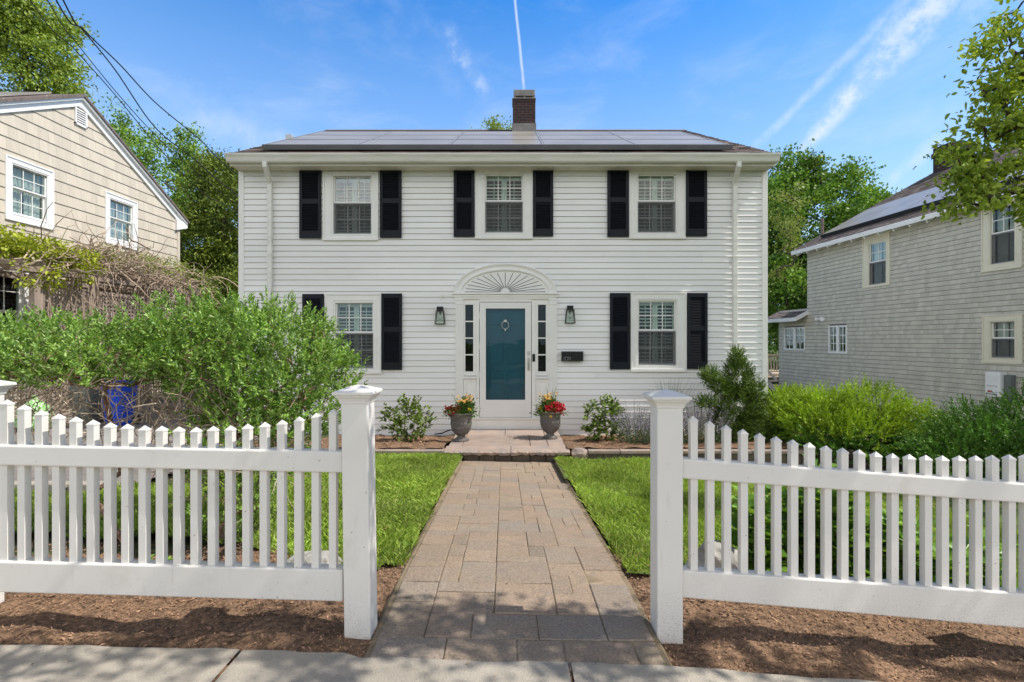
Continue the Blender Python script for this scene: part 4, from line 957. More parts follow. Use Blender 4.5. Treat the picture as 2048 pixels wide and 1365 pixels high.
# timber border on the right
t=empty('timber_edging',(4.5,8,-.3),'dark weathered timber border rising along the hedge right of the house','edging')
for (a,b,z) in (((4.36,7.26,-.2),(6.3,7.22,-.36),0),((4.36,7.3,-.14),(4.75,9.4,.0),0),((4.36,7.3,-.28),(4.75,9.4,-.16),0),((4.37,7.12,-.34),(6.3,7.08,-.5),0)):
    MB().bar(a,b,.13,.135).build('timber',M['darkwood'],t,bevel=.01)
# tuning of light and sky
SUN=5.0; SKYSAT=1.55; SKYHUE=.505; SKYVAL=2.1; BACKFILL=1.0
HAZE=(5.6,7.3,9.4,1); CLOUD=(7.5,8.1,8.8,1); BACKCOL=(13.2,12.8,12.1,1)

# ---------------------------------------------------------------- left neighbour house
LX=-10.5
lh=empty('house',(LX,12,-.2),'tan shingled gable house with white trim left of the white house','house')
FL=Fr((LX,0,0),(0,1,0),(1,0,0))
LR,LZ,LS=12.12,7.36,.547; L0,L1=8.3,15.75
def lrange(z):
    h=(LZ-.12-z)/LS
    return (max(L0,LR-h),min(L1,LR+h)) if h>0 else (LR-.01,LR+.01)
def lw(px,py):   # point of the gable wall seen at that place -> (u,z)
    Y=LX/((px-1024)/1000); return Y, CAMZ+(683-py)*Y/1000
LW=[((10.34,11.43,3.93,5.27),(10.50,11.28,4.10,5.12)),((12.88,13.98,3.93,5.27),(13.05,13.82,4.10,5.12)),((9.55,10.88,.9,3.02),(9.72,10.70,1.05,2.86))]
hl=[(w[1][0]-.05,w[1][1]+.05,w[1][2]-.03,w[1][3]+.03) for w in LW]
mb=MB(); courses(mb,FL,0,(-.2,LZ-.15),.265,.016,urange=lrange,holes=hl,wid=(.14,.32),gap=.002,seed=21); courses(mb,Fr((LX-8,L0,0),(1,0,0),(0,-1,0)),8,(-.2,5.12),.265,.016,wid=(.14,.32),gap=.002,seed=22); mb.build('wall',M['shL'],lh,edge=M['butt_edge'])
mb=MB(); mb.box(LX-8,LX-.03,L0,L1,-.6,-.2); mb.box(LX-8,LX-7.9,L0,L1,-.2,5.2); mb.box(LX-8,LX-.02,L0,L0+.05,-.2,5.2); mb.box(LX-8,LX-.02,L1-.05,L1,-.2,5.2); mb.box(LX-.9,LX-.86,L0+.1,L1-.1,-.2,5.2)
mb.build('interior_wall',M['dark'],lh)
for o,s_ in LW: dbl_hung(lh,FL,o,s_,M['whitepaint'],grid=(3,2),screen=False)
mb=MB()
for o,s_ in LW[:2]:
    for k,(a,b) in enumerate(((s_[0]-.04,s_[0]+.37),(s_[1]-.37,s_[1]+.04))):
        mb.add([FL.p(a+(b-a)*i/8,-.16+.02*(i%2),z) for z in (s_[2],s_[3]) for i in range(9)],[(i,i+1,10+i,9+i) for i in range(8)])
mb.build('curtain',M['curtain'],lh)
# rakes, corner board, roof, vent
mb=MB()
for sgn,ye in ((1,16.02),(-1,8.22)):
    ze=LZ-LS*abs(ye-LR)
    def seg(d0,d1,x0,x1):
        mb.hexa([(x0,LR,LZ-d1),(x1,LR,LZ-d1),(x1,ye,ze-d1),(x0,ye,ze-d1),(x0,LR,LZ-d0),(x1,LR,LZ-d0),(x1,ye,ze-d0),(x0,ye,ze-d0)])
    seg(.06,.26,LX+.0,LX+.055); seg(.035,.10,LX+.055,LX+.115)
mb.hexa([(LX+.0,15.55,4.86),(LX+.09,15.55,4.86),(LX+.09,16.05,5.02),(LX,16.05,5.02),(LX,15.55,5.2),(LX+.09,15.55,5.2),(LX+.09,16.05,5.18),(LX,16.05,5.18)])
mb.build('rake_board',M['whitepaint'],lh,bevel=.004)
MB().box(LX-.01,LX+.03,L1-.1,L1+.02,-.2,5.1).build('corner_board',M['shL'],lh)
mb=MB()
for ye in (16.06,8.18):
    ze=LZ-LS*abs(ye-LR); 
    mb.hexa([(LX-8,LR,LZ-.035),(LX+.15,LR,LZ-.035),(LX+.15,ye,ze-.035),(LX-8,ye,ze-.035),(LX-8,LR,LZ+.03),(LX+.15,LR,LZ+.03),(LX+.15,ye,ze+.03),(LX-8,ye,ze+.03)])
roofl=mb.build('roof',M['roof'],lh)
Y0,z_=lw(147,222); Y1,_=lw(171,222); mb=MB(); za,zb=lw(147,207)[1],lw(147,247)[1]
mb.fbox(FL,Y0,Y0+.035,.0,.05,zb,za); mb.fbox(FL,Y1-.035,Y1,.0,.05,zb,za); mb.fbox(FL,Y0,Y1,0,.05,za-.035,za+.002); mb.fbox(FL,Y0,Y1,0,.05,zb-.002,zb+.035)
z=zb+.05
while z<za-.05:
    P=FL.p; a,b=Y0+.035,Y1-.035; mb.hexa([P(a,.045,z-.02),P(b,.045,z-.02),P(b,.01,z+.02),P(a,.01,z+.02),P(a,.045,z-.012),P(b,.045,z-.012),P(b,.01,z+.028),P(a,.01,z+.028)]); z+=.055
mb.build('gable_vent',M['whitepaint'],lh)
arl=empty('solar_array',(LX-1.5,11.6,7.3),'thin dark solar panels at the ridge of the tan house roof','solar panels')
for k in range(3):
    x=LX-.55-k*1.7; y0,y1=10.5,12.0; f=lambda y:LZ-LS*abs(y-LR)
    MB().hexa([(x-1.65,y0,f(y0)+.05),(x,y0,f(y0)+.05),(x,y1,f(y1)+.05),(x-1.65,y1,f(y1)+.05),(x-1.65,y0,f(y0)+.09),(x,y0,f(y0)+.09),(x,y1,f(y1)+.09),(x-1.65,y1,f(y1)+.09)]).build('solar_panel',M['panel'],arl)
mb=MB()
for k in range(6): mb.box(LX-.7-k*.85,LX-.66-k*.85,11.2,11.24,LZ-LS*.9-.02,LZ-LS*.9+.045)
mb.build('mounting_foot',M['panelframe'],arl)
# pergola
pg=empty('pergola',(-9.7,12,-.1),'weathered wooden pergola with lattice panels beside the tan house','pergola')
PX=-9.3
for y in (9.74,11.08,12.72,14.3):
    MB().box(PX-.06,PX+.06,y-.06,y+.06,-.2,2.72).build('post',M['oldwood'],pg,bevel=.006)
mb=MB(); mb.box(PX-.03,PX+.03,9.3,14.7,2.722,2.86); mb.box(PX+.032,PX+.07,9.3,14.7,2.74,2.84); mb.box(LX+.03,LX+.09,9.3,14.7,2.722,2.84); mb.build('beam',M['oldwood'],pg)
mb=MB(); y=9.4
while y<14.7: mb.box(LX+.05,PX+.10,y,y+.045,2.862,2.95); y+=.42
mb.build('rafter',M['oldwood'],pg)
for (ya,yb,za,zb) in ((9.82,11.0,1.0,2.64),(11.16,12.64,.9,2.52),(12.8,14.22,.9,2.5),(9.82,14.22,-.15,.72)):
    mb=MB(); mb.box(PX-.03,PX+.03,ya,ya+.07,za,zb); mb.box(PX-.03,PX+.03,yb-.07,yb,za,zb); mb.box(PX-.032,PX+.032,ya+.07,yb-.07,zb-.07,zb+.002); mb.box(PX-.032,PX+.032,ya+.07,yb-.07,za,za+.06)
    y=ya+.10
    while y<yb-.1: mb.box(PX+.001,PX+.007,y,y+.034,za+.06,zb-.07); y+=.092
    z=za+.09
    while z<zb-.1: mb.box(PX-.006,PX-.001,ya+.07,yb-.07,z,z+.034); z+=.088
    mb.build('lattice_panel',M['oldwood'],pg)
# vine: tangle of dry stems and two green masses
vn=empty('climbing_vine',(-9.5,11,2.9),'tangled climbing vine with bare stems and fresh leaves on the pergola','vine')
rn=np.random.default_rng(8); mb=MB()
for k in range(560):
    y=9.6+5.2*rn.beta(1.6,1.3); x=-9.5+rn.normal()*.33; z=(2.82 if y>12.3 else 2.93)+abs(rn.normal())*.22+.12*math.sin((y-9.5)*.6)
    p=np.array([x,y,z]); d=np.array([rn.normal()*.4+.2,rn.normal()*1.3,rn.normal()*.3]); d/=np.linalg.norm(d); pts=[p.copy()]; L=rn.uniform(.5,1.5); st_=L/7
    for q in range(7):
        d=d+rn.normal(size=3)*.33; d[2]-= (.05+ (.16 if p[0]>-9.3 else 0))*(1 if y>12.5 or k%6==0 else -.1); d/=np.linalg.norm(d); p=p+d*st_; p[0]=max(p[0],LX+.06); pts.append(p.copy())
    r0=rn.choice([.007,.010,.014,.02],p=[.4,.35,.18,.07]); mb.tube(pts,[r0]*5+[r0*.8,r0*.6,r0*.4],4)
for k in range(14):
    y=rn.uniform(9.8,14.2); p=np.array([PX+.05,y,-.1]); pts=[]
    for q in range(8): pts.append((PX+.08+rn.normal()*.03,y+rn.normal()*.06,-.1+q*.42))
    mb.tube(pts,.013,5)
mb.build('dry_stem',M['drytwig'],vn)
def blob_leaves(specs,Lr,Wr,up,fn=leaf_arrays):
    out=[]
    for (c,r,n) in specs:
        d=rvec(n); rad=RNG.uniform(0,1,n)[:,None]**.45; P=np.array(c)+d*rad*np.array(r); D=rvec(n)*.9+d*.5+np.array([0,0,-.1])
        out.append(fn(P,D,RNG.uniform(*Lr,n),RNG.uniform(*Wr,n),up))
    return join(out)
sp=[]
for k in range(46):
    y=rn.uniform(9.0,11.3); sp.append(((-9.65+rn.normal()*.3,y,3.22+rn.uniform(-.1,.32)-.10*(y-9)),(.24,.26,.13),62))
for k in range(14): sp.append(((-9.25+rn.normal()*.1,rn.uniform(9.3,11),2.75+rn.uniform(-.3,.1)),(.1,.16,.15),22))
v,F=blob_leaves(sp,(.07,.12),(.035,.06),.7); mesh_np('leaf_mass',v,F,M['lf_vine'],vn)
sp=[]
for k in range(52):
    y=rn.uniform(11.6,14.8); sp.append(((-9.6+rn.normal()*.3,y,3.36+rn.uniform(-.14,.28)),(.24,.28,.14),75))
for k in range(16): sp.append(((-9.2+rn.normal()*.25,rn.uniform(13.4,15.2),3.05+rn.uniform(-.3,.3)),(.2,.25,.18),40))
v,F=blob_leaves(sp,(.04,.09),(.012,.03),.5); mesh_np('leaf_mass',v,F,M['lf_vine2'],vn)
# bins and sack by the driveway
def bin_(x,y,s,m,label,name='recycling_bin'):
    z=g(x,y)+.006; t=empty(name,(x,y,z),label,'bin',rz=0)
    mb=MB(); w0,w1,d0,d1,h=.20*s,.27*s,.22*s,.31*s,.92*s
    n=6; rings=[]
    for k in range(n+1):
        f=k/n; rings.append((w0+(w1-w0)*f,d0+(d1-d0)*f,z+.02+h*f))
    vs=[];fs=[];q=20
    for w,d,zz in rings:
        for i in range(q):
            a=2*PI*i/q; ca,sa=math.cos(a),math.sin(a); e=.45
            vs.append((x+w*math.copysign(abs(ca)**e,ca),y+d*math.copysign(abs(sa)**e,sa),zz))
    for k in range(n):
        for i in range(q): i2=(i+1)%q; fs.append((k*q+i,k*q+i2,(k+1)*q+i2,(k+1)*q+i))
    fs.append(tuple(range(q-1,-1,-1))); fs.append(tuple(n*q+i for i in range(q))); mb.add(vs,fs); mb.build('bin_body',m,t,bevel=.006)
    vs=[];ww,dd=w1+.02,d1+.02; zz=z+.02+h
    for w,d,zq in ((ww,dd,zz),(ww,dd,zz+.035),(ww*.8,dd*.8,zz+.075)):
        for i in range(q):
            a=2*PI*i/q; ca,sa=math.cos(a),math.sin(a); e=.45; vs.append((x+w*math.copysign(abs(ca)**e,ca),y+d*math.copysign(abs(sa)**e,sa),zq))
    fs=[(k*q+i,k*q+(i+1)%q,(k+1)*q+(i+1)%q,(k+1)*q+i) for k in range(2) for i in range(q)]+[tuple(range(q-1,-1,-1)),tuple(2*q+i for i in range(q))]
    MB().add(vs,fs).build('lid',m,t,bevel=.006)
    for sx in (-1,1):
        mb=MB(); c=Vector((x+sx*(w0+.03),y+d0*.9,z+.085)); mb.tube([c-Vector((.025,0,0)),c+Vector((.025,0,0))],.085,16); mb.build('wheel',M['black'],t)
    mb=MB(); mb.tube([(x-w1*.7,y+d1+.02,zz-.02),(x-w1*.7,y+d1+.09,zz+.02),(x+w1*.7,y+d1+.09,zz+.02),(x+w1*.7,y+d1+.02,zz-.02)],.014,6); mb.build('handle',m,t)
bin_(-7.22,9.2,.80,M['blue'],'blue wheeled recycling bin behind the bare shrub stems')
bin_(-8.05,9.5,.85,M['greyplastic'],'grey wheeled bin left of the blue bin behind the shrub','wheeled_bin')
mb=MB(); z=g(-8.3,8.8); mb.lathe([(.0,0),(.2,.01),(.255,.08),(.26,.2),(.235,.34),(.16,.45),(.06,.52),(.03,.56),(.05,.60),(0,.61)],18,(-8.35,8.75,z+.006)); tag(mb.build('garden_sack',M['greensack'],None,True),'green and white patterned sack on the driveway left of the bins','sack')
# ---------------------------------------------------------------- right neighbour house
rh=empty('house',(11,15,-.5),'grey-green shingled two-storey house with cream window trim on the right','house')
RA=.094; dirU=Vector((RA,-1,0)).normalized(); RK=math.sqrt(1+RA*RA)
RXO=12.5-RA*19.9; FRt=Fr((RXO,19.9,0),dirU,(-1,-RA,0))
def ru(px): return (19.9-12.5/((px-1024)/1000+RA))*RK
def rz_(px,py): return CAMZ+(683-py)*(12.5/((px-1024)/1000+RA))/1000
UC=(19.9-18.25)*RK; UE=13.5
RW=[((ru(1727),ru(1781),rz_(1727,577.5),rz_(1727,475)),(ru(1738.5),ru(1772.5),3.13,4.40)),
    ((ru(1965),ru(2046),rz_(1965,546),rz_(1965,409)),(ru(1982),ru(2030),3.22,4.55)),
    ((ru(1966.5),ru(2046),rz_(1966,726),rz_(1966,632)),(ru(1983),ru(2030),1.01,1.86))]
RD=[(ru(1569),ru(1611),1.06,1.93),(ru(1658),ru(1695),.99,1.93)]
hr=[(w[1][0]-.05,w[1][1]+.05,w[1][2]-.03,w[1][3]+.03) for w in RW]+[(a+.03,b-.03,c+.03,d-.03) for a,b,c,d in RD]
mb=MB(); courses(mb,FRt,0,(-.55,4.85),.125,.018,urange=lambda z:(0 if z<2.5 else UC,UE),holes=hr,wid=(.10,.17),gap=.004,seed=31)
FRb=Fr(FRt.p(UC,0,0)+Vector((5.6*1.0,.0,0))*1.0+Vector((0,5.6*RA,0)),(-1,-RA,0),-dirU)
courses(mb,FRb,5.6*RK,(2.4,4.85),.125,.012,wid=(.10,.17),gap=.004,seed=32)
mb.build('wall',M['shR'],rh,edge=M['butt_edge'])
mb=MB(); mb.fbox(FRt,UC+.05,UE,-11,-.9,-.55,4.84); mb.fbox(FRt,.03,UC,-5,-.9,-.55,2.5); mb.fbox(FRt,.02,UE,-.9,-.02,2.42,2.44); mb.fbox(FRt,UC+.02,UE,-.9,-.02,4.80,4.84); mb.fbox(FRt,.02,.05,-.9,-.02,-.5,2.4); mb.fbox(FRt,UE-.05,UE,-.9,-.02,-.5,4.80);  mb.fbox(FRt,UC+.02,UC+.05,-.9,-.02,2.44,4.80); mb.fbox(FRt,0.02,UE,-.9,-.02,-1.0,-.552)
mb.build('interior_wall',M['dark'],rh)
for o,s_ in RW: 
    w,_=dbl_hung(rh,FRt,o,s_,M['cream'],style='plain',grid=(2,2),screen=True)
    mb=MB(); a,b,c,d=s_
    for (p,q) in ((a,a+(b-a)*.46),(b-(b-a)*.46,b)):
        mb.add([FRt.p(p+(q-p)*i/12,-.17+.022*(i%2),z) for z in (c,d) for i in range(13)],[(i,i+1,14+i,13+i) for i in range(12)])
    mb.build('curtain',M['curtain'],w)
for (a,b,c,d) in RD:
    mb=MB(); t=.03; m_=(a+b)/2
    mb.fbox(FRt,a,a+.055,-.06,t,c,d); mb.fbox(FRt,b-.055,b,-.06,t,c,d); mb.fbox(FRt,a+.055,b-.055,-.06,t,c,c+.06); mb.fbox(FRt,a+.055,b-.055,-.06,t,d-.055,d); mb.fbox(FRt,m_-.06,m_+.06,-.06,t-.004,c+.06,d-.055)
    for (p,q) in ((a+.055,m_-.06),(m_+.06,b-.055)):
        u=(p+q)/2; mb.fbox(FRt,u-.012,u+.012,-.02,.004,c+.06,d-.055)
        for k in (1,2): z=c+.06+(d-.115-c)*k/3; mb.fbox(FRt,p,q,-.02,.002,z-.012,z+.012)
    w=mb.build('window',M['whitepaint'],rh,bevel=.003)
    MB().fbox(FRt,a+.055,b-.055,-.012,-.009,c+.06,d-.055).build('pane',M['glass'],w)
# roof
EZ,ES=4.74,.54; OV=.38
def RPt(u,n,dz=0): return FRt.p(u,n,EZ+ES*(OV-n)+dz)
ua,ub=UC-.3,UE
mb=MB(); cs2=1/math.sqrt(1+ES*ES); upv=(-FRt.N*cs2)+Vector((0,0,ES*cs2)); nv=FRt.N*(ES*cs2)+Vector((0,0,cs2))
roof_plane(mb,RPt(ua,OV),FRt.U,upv,nv,ub-ua,6.0/cs2*.999,41)
mb.hexa([RPt(ua,OV,-.05),RPt(ub,OV,-.05),RPt(ub,-5.6,-.05),RPt(ua,-5.6,-.05),RPt(ua,OV,-.004),RPt(ub,OV,-.004),RPt(ub,-5.6,-.004),RPt(ua,-5.6,-.004)])
pk=FRt.p(0,-5.6,EZ+ES*(OV+5.6))
mb.add([RPt(ua,-5.6),RPt(ub,-5.6),FRt.p(ub,-11.6,EZ),FRt.p(ua,-11.6,EZ)],[(0,1,2,3)])
# lean-to roof over the one-storey end
lo=lambda u,n,dz=0: FRt.p(u,n,2.26+.5*(.48-n)+dz)
mb.hexa([lo(-.25,.48,-.04),lo(UC+.02,.48,-.04),lo(UC+.02,-.2,-.04),lo(-.25,-.2,-.04),lo(-.25,.48,.02),lo(UC+.02,.48,.02),lo(UC+.02,-.2,.02),lo(-.25,-.2,.02)])
roof_plane(mb,lo(-.25,.48,.022),FRt.U,-FRt.N*.894+Vector((0,0,.447)),FRt.N*.447+Vector((0,0,.894)),UC+.27,.74,43)
rfo=mb.build('roof',M['roof'],rh)
mb=MB(); mb.hexa([RPt(ua-.01,OV+.03,-.14),RPt(ub,OV+.03,-.14),RPt(ub,OV-.02,-.14),RPt(ua-.01,OV-.02,-.14),RPt(ua-.01,OV+.05,-.01),RPt(ub,OV+.05,-.01),RPt(ub,OV-.02,-.01),RPt(ua-.01,OV-.02,-.01)])
mb.hexa([RPt(ua-.03,OV,-.16),RPt(ua+.01,OV,-.16),RPt(ua+.01,-5.6,-.16),RPt(ua-.03,-5.6,-.16),RPt(ua-.03,OV,.0),RPt(ua+.01,OV,.0),RPt(ua+.01,-5.6,.0),RPt(ua-.03,-5.6,.0)])
mb.hexa([lo(-.26,.50,-.12),lo(UC+.05,.50,-.12),lo(UC+.05,.46,-.12),lo(-.26,.46,-.12),lo(-.26,.51,.01),lo(UC+.05,.51,.01),lo(UC+.05,.46,.01),lo(-.26,.46,.01)])
mb.hexa([lo(UC+.03,.5,-.12),lo(UC+.07,.5,-.12),lo(UC+.07,-.02,-.12),lo(UC+.03,-.02,-.12),lo(UC+.03,.5,.03),lo(UC+.07,.5,.03),lo(UC+.07,-.02,.03),lo(UC+.03,-.02,.03)])
mb.build('fascia',M['whitepaint'],rh)
mb=MB(); mb.hexa([RPt(ua,OV-.02,-.145),RPt(ub,OV-.02,-.145),RPt(ub,-.1,-.145),RPt(ua,-.1,-.145),RPt(ua,OV-.02,-.12),RPt(ub,OV-.02,-.12),RPt(ub,-.1,-.12),RPt(ua,-.1,-.12)]); mb.build('soffit',M['whitepaint'],rh)
u=ua+.15
while u<ub: MB().bar(RPt(u,-.02,-.20),RPt(u,OV-.06,-.20),.045,.1).build('rafter_tail',M['whitepaint'],rh); u+=.52
# chimney and vent pipe
mb=MB(); uc0=(19.9-18.3)*RK; mb.fbox(FRt,uc0,uc0+.75,-5.95,-5.05,6.9,8.25); mb.fbox(FRt,uc0-.04,uc0+.79,-5.99,-5.01,8.251,8.42); mb.fbox(FRt,uc0,uc0+.75,-5.95,-5.05,8.421,8.62)
mb.build('chimney',M['brickred'],rfo)
vp=FRt.p((19.9-18.15)*RK,-.5,0); MB().tube([(vp.x,vp.y,5.05),(vp.x,vp.y,5.86)],.055,12).build('vent_pipe',M['roof'],rfo)
arr2=empty('solar_array',RPt(3,-.6),'two rows of dark solar panels on the grey-green house roof','solar panels')
vv=lambda u,v,nn: RPt(u,OV-v*cs2)+nv*nn
for r in range(2):
    for c in range(6):
        u0=UC+.5+c*1.68; v0=.70+r*1.02
        p=MB().hexa([vv(u0,v0,.09),vv(u0+1.65,v0,.09),vv(u0+1.65,v0+1,.09),vv(u0,v0+1,.09),vv(u0,v0,.125),vv(u0+1.65,v0,.125),vv(u0+1.65,v0+1,.125),vv(u0,v0+1,.125)]).build('solar_panel',M['panel'],arr2)
MB().hexa([vv(UC+.48,.65,.01),vv(UC+10.6,.65,.01),vv(UC+10.6,.68,.01),vv(UC+.48,.68,.01),vv(UC+.48,.65,.13),vv(UC+10.6,.65,.13),vv(UC+10.6,.68,.13),vv(UC+.48,.68,.13)]).build('skirt',M['panelframe'],arr2)
mb=MB()
for c in range(7):
    for v in (1.0,2.1): mb.bar(vv(UC+.8+c*1.55,v,-.02),vv(UC+.8+c*1.55,v,.092),.04,.04)
mb.build('mounting_foot',M['panelframe'],arr2)
# flood light, white electrical box
u,z=ru(1649.5),rz_(1649,640)
e=empty('flood_light',FRt.p(u,0,z),'white twin-head flood light high on the grey-green wall','flood light')
MB().fbox(FRt,u-.06,u+.06,.013,.05,z-.05,z+.07).build('wall_plate',M['whitepaint'],e,bevel=.01)
for s in (-1,1):
    mb=MB(); a=FRt.p(u+s*.03,.05,z+.03); b=FRt.p(u+s*.11,.16,z+.02); d=(b-a).normalized(); mb.tube([a,b,b+d*.03,b+d*.10],[.015,.03,.055,.07],12); mb.build('lamp_head',M['whitepaint'],e)
u0,u1=ru(1986),ru(2017); z0,z1=.10,.68
e=empty('electrical_box',FRt.p((u0+u1)/2,0,z0),'white electrical box with small coloured print on the grey-green wall','electrical box')
mb=MB(); rg=[]
P=FRt.p
mb.hexa([P(u0,.22,z0),P(u1,.22,z0),P(u1,.013,z0),P(u0,.013,z0),P(u0,.22,z1),P(u1,.22,z1),P(u1,.013,z1),P(u0,.013,z1)]); mb.build('box',M['whitepaint'],e,bevel=.03)
mb=MB(); 
for k in range(3): mb.fbox(FRt,u0+.03,u1-.03,.2201,.2215,z1-.11-.055*k,z1-.106-.055*k)
mb.build('vent_line',M['rail'],e)
cu=bpy.data.curves.new('maker_name','FONT'); cu.body='SolarCity'; cu.size=.062; cu.align_x='CENTER'
ft=bpy.data.objects.new('maker_name',cu); COL.objects.link(ft); dg_=bpy.context.evaluated_depsgraph_get(); me=bpy.data.meshes.new_from_object(ft.evaluated_get(dg_)); bpy.data.objects.remove(ft)
fo=bpy.data.objects.new('maker_name',me); COL.objects.link(fo); me.materials.clear(); me.materials.append(M['greymark'])
c=FRt.p((u0+u1)/2,.2215,z0+.24); mt=Matrix((( FRt.U.x,0,FRt.N.x,c.x),(FRt.U.y,0,FRt.N.y,c.y),(0,1,0,c.z),(0,0,0,1))); fo.parent=e; fo.matrix_parent_inverse=wmat(e).inverted(); fo.matrix_basis=mt
mb=MB(); mb.fbox(FRt,u0+.07,u0+.14,.2201,.2216,z0+.10,z0+.15); mb.fbox(FRt,u0+.15,u0+.17,.2201,.2214,z0+.10,z0+.16); mb.build('printed_mark',M['redmark'],e)
mb=MB(); mb.fbox(FRt,u0+.03,u1-.05,.2201,.2212,z0+.05,z0+.08); mb.fbox(FRt,u1-.1,u1-.05,.2201,.2213,z0+.11,z0+.125); mb.build('printed_mark',M['greymark'],e)
u=ru(2024); mb=MB(); mb.fbox(FRt,u1+.03,u1+.17,.013,.14,z0-.1,z1-.05); tag(mb.build('box_side_shade',M['greyplastic'],None,bevel=.01),'added grey block for the shaded side of the white electrical box','shade block')  # added grey block where only the box's shaded side shows
# deck
dk=empty('deck',(10.9,21,-.4),'small wooden deck with railing behind the grey-green house','deck')
mb=MB(); mb.box(10.2,13.5,20.6,23.5,-.02,.06); mb.build('deck_floor',M['deck'],dk)
mb=MB(); mb.box(10.2,12,20.62,20.72,.80,.87); mb.box(10.2,12,20.64,20.70,.12,.17); x=10.24
while x<12: mb.box(x,x+.035,20.65,20.69,.17,.80); x+=.115
mb.build('railing',M['deck'],dk)
for x in (10.25,11.8): MB().box(x-.05,x+.05,20.55,20.6,-.6,.86).build('post',M['deck'],dk)
mb=MB()
for k in range(4): mb.box(10.25,11.2,20.3-.28*k,20.58-.28*k,-.08-.14*k,-.04-.14*k)
mb.bar((10.22,20.6,.5),(10.22,19.3,-.1),.05,.09); mb.bar((10.22,20.6,.0),(10.22,19.3,-.55),.05,.2); mb.build('stair',M['deck'],dk)
# ---------------------------------------------------------------- plants
def shoots(C,D,L,nl,lL,lW,ang=.9,up=.6,fn=leaf_arrays,tipc=1.0,start=.15):
    n=len(C); D=nrm(D); out_P=[];out_D=[];out_L=[]
    for k in range(nl):
        t=start+(1-start)*k/max(1,nl-1); 
        a=rvec(n); S=nrm(np.cross(D,a)+1e-6)
        out_P.append(C+D*(L*t)[:,None]); an=ang*(1-.55*t); out_D.append(D*math.cos(an)+S*math.sin(an)); out_L.append(np.full(n,1-.35*t*tipc))
    P=np.concatenate(out_P);DD=np.concatenate(out_D);LL=np.concatenate(out_L)*RNG.uniform(.75,1.2,len(P))
    return fn(P,DD,LL*lL,LL*lW,up)
def ell_pts(n,c,r,inner=.55,bias=None,zmin=None):
    d=rvec(n*3); 
    if bias is not None: d=nrm(d+np.array(bias))
    rad=(inner**3+(1-inner**3)*RNG.uniform(0,1,n*3))**(1/3); P=np.array(c)+d*rad[:,None]*np.array(r)
    if zmin is not None: k=P[:,2]>zmin; P=P[k];d=d[k]
    return P[:n],d[:n]
def big_shrub(base,parts,label,extra_twigs,nst):
    t=empty('shrub',base,label,'shrub','large green shrubs behind the left fence')
    Ps=[];Ds=[]
    for c,r,n,inn in parts:
        P,d=ell_pts(n,c,r,inn); Ps.append(P);Ds.append(d)
    P=np.concatenate(Ps);D=np.concatenate(Ds)*.7+np.array([0,0,.75])+RNG.normal(size=(len(P),3))*.25
    # keep the canopy on the yard side of the fence
    P[:,1]=np.maximum(P[:,1],2.62+RNG.uniform(0,.25,len(P)))
    L=RNG.uniform(.08,.2,len(P)); v,F=shoots(P-nrm(D)*(L*.6)[:,None],D,L,16,.041,.0165,1.1,.45)
    mesh_np('foliage',v,F,M['lf_shrub'],t)
    k=RNG.choice(len(P),nst,replace=False)
    b0=Vector(base); grow(base,P[k]-nrm(D)[k]*.1,jitter=.13,up=.05,thick=.0028,tipr=.003,n=5,mids=3,power=.38).build('stem',M['shrubbark'],t)
    mb=MB(); r=np.random.default_rng(len(P))
    for c,rr,n in extra_twigs:
        for q in range(n):
            d=r.normal(size=3); d/=np.linalg.norm(d); p=np.array(c)+d*r.uniform(.2,1)**.5*np.array(rr); p[1]=max(p[1],2.6)
            dd=r.normal(size=3)+np.array([0,0,.55]); dd/=np.linalg.norm(dd); pts=[p.copy()]
            for s in range(3): dd=dd+r.normal(size=3)*.28; dd/=np.linalg.norm(dd); p=p+dd*r.uniform(.05,.11); pts.append(p.copy())
            pts=[(a[0],max(a[1],2.5),a[2]) for a in pts]
            mb.tube(pts,[.0042,.0036,.003,.0015],3)
    mb.build('bare_twig',M['drytwig'],t)
    return t
Ya=3.75
big_shrub((-2.55,3.3,.06),[((-3.3,3.9,1.36),(1.05,.75,.25),720,.55),((-2.4,3.85,1.42),(.55,.6,.34),400,.35),((-3.7,3.5,1.34),(.5,.45,.22),220,.3),((-2.9,3.4,1.27),(.7,.4,.17),210,.3)],
   'wide green shrub at the left edge with bare lower stems above the picket fence',[((-2.95,3.7,.95),(.95,.55,.30),430),((-2.3,3.7,.8),(.5,.5,.4),260)],260)
big_shrub((-2.0,3.45,.04),[((-1.98,3.85,1.26),(.72,.62,.50),950,.62),((-1.62,3.75,1.08),(.52,.5,.42),420,.4),((-1.85,3.5,.72),(.5,.42,.34),260,.4),((-1.75,3.2,.42),(.28,.3,.2),60,.3)],
   'dense rounded green shrub in front of the white house, right of the wider shrub',[((-1.95,3.6,.6),(.55,.45,.4),260)],240)
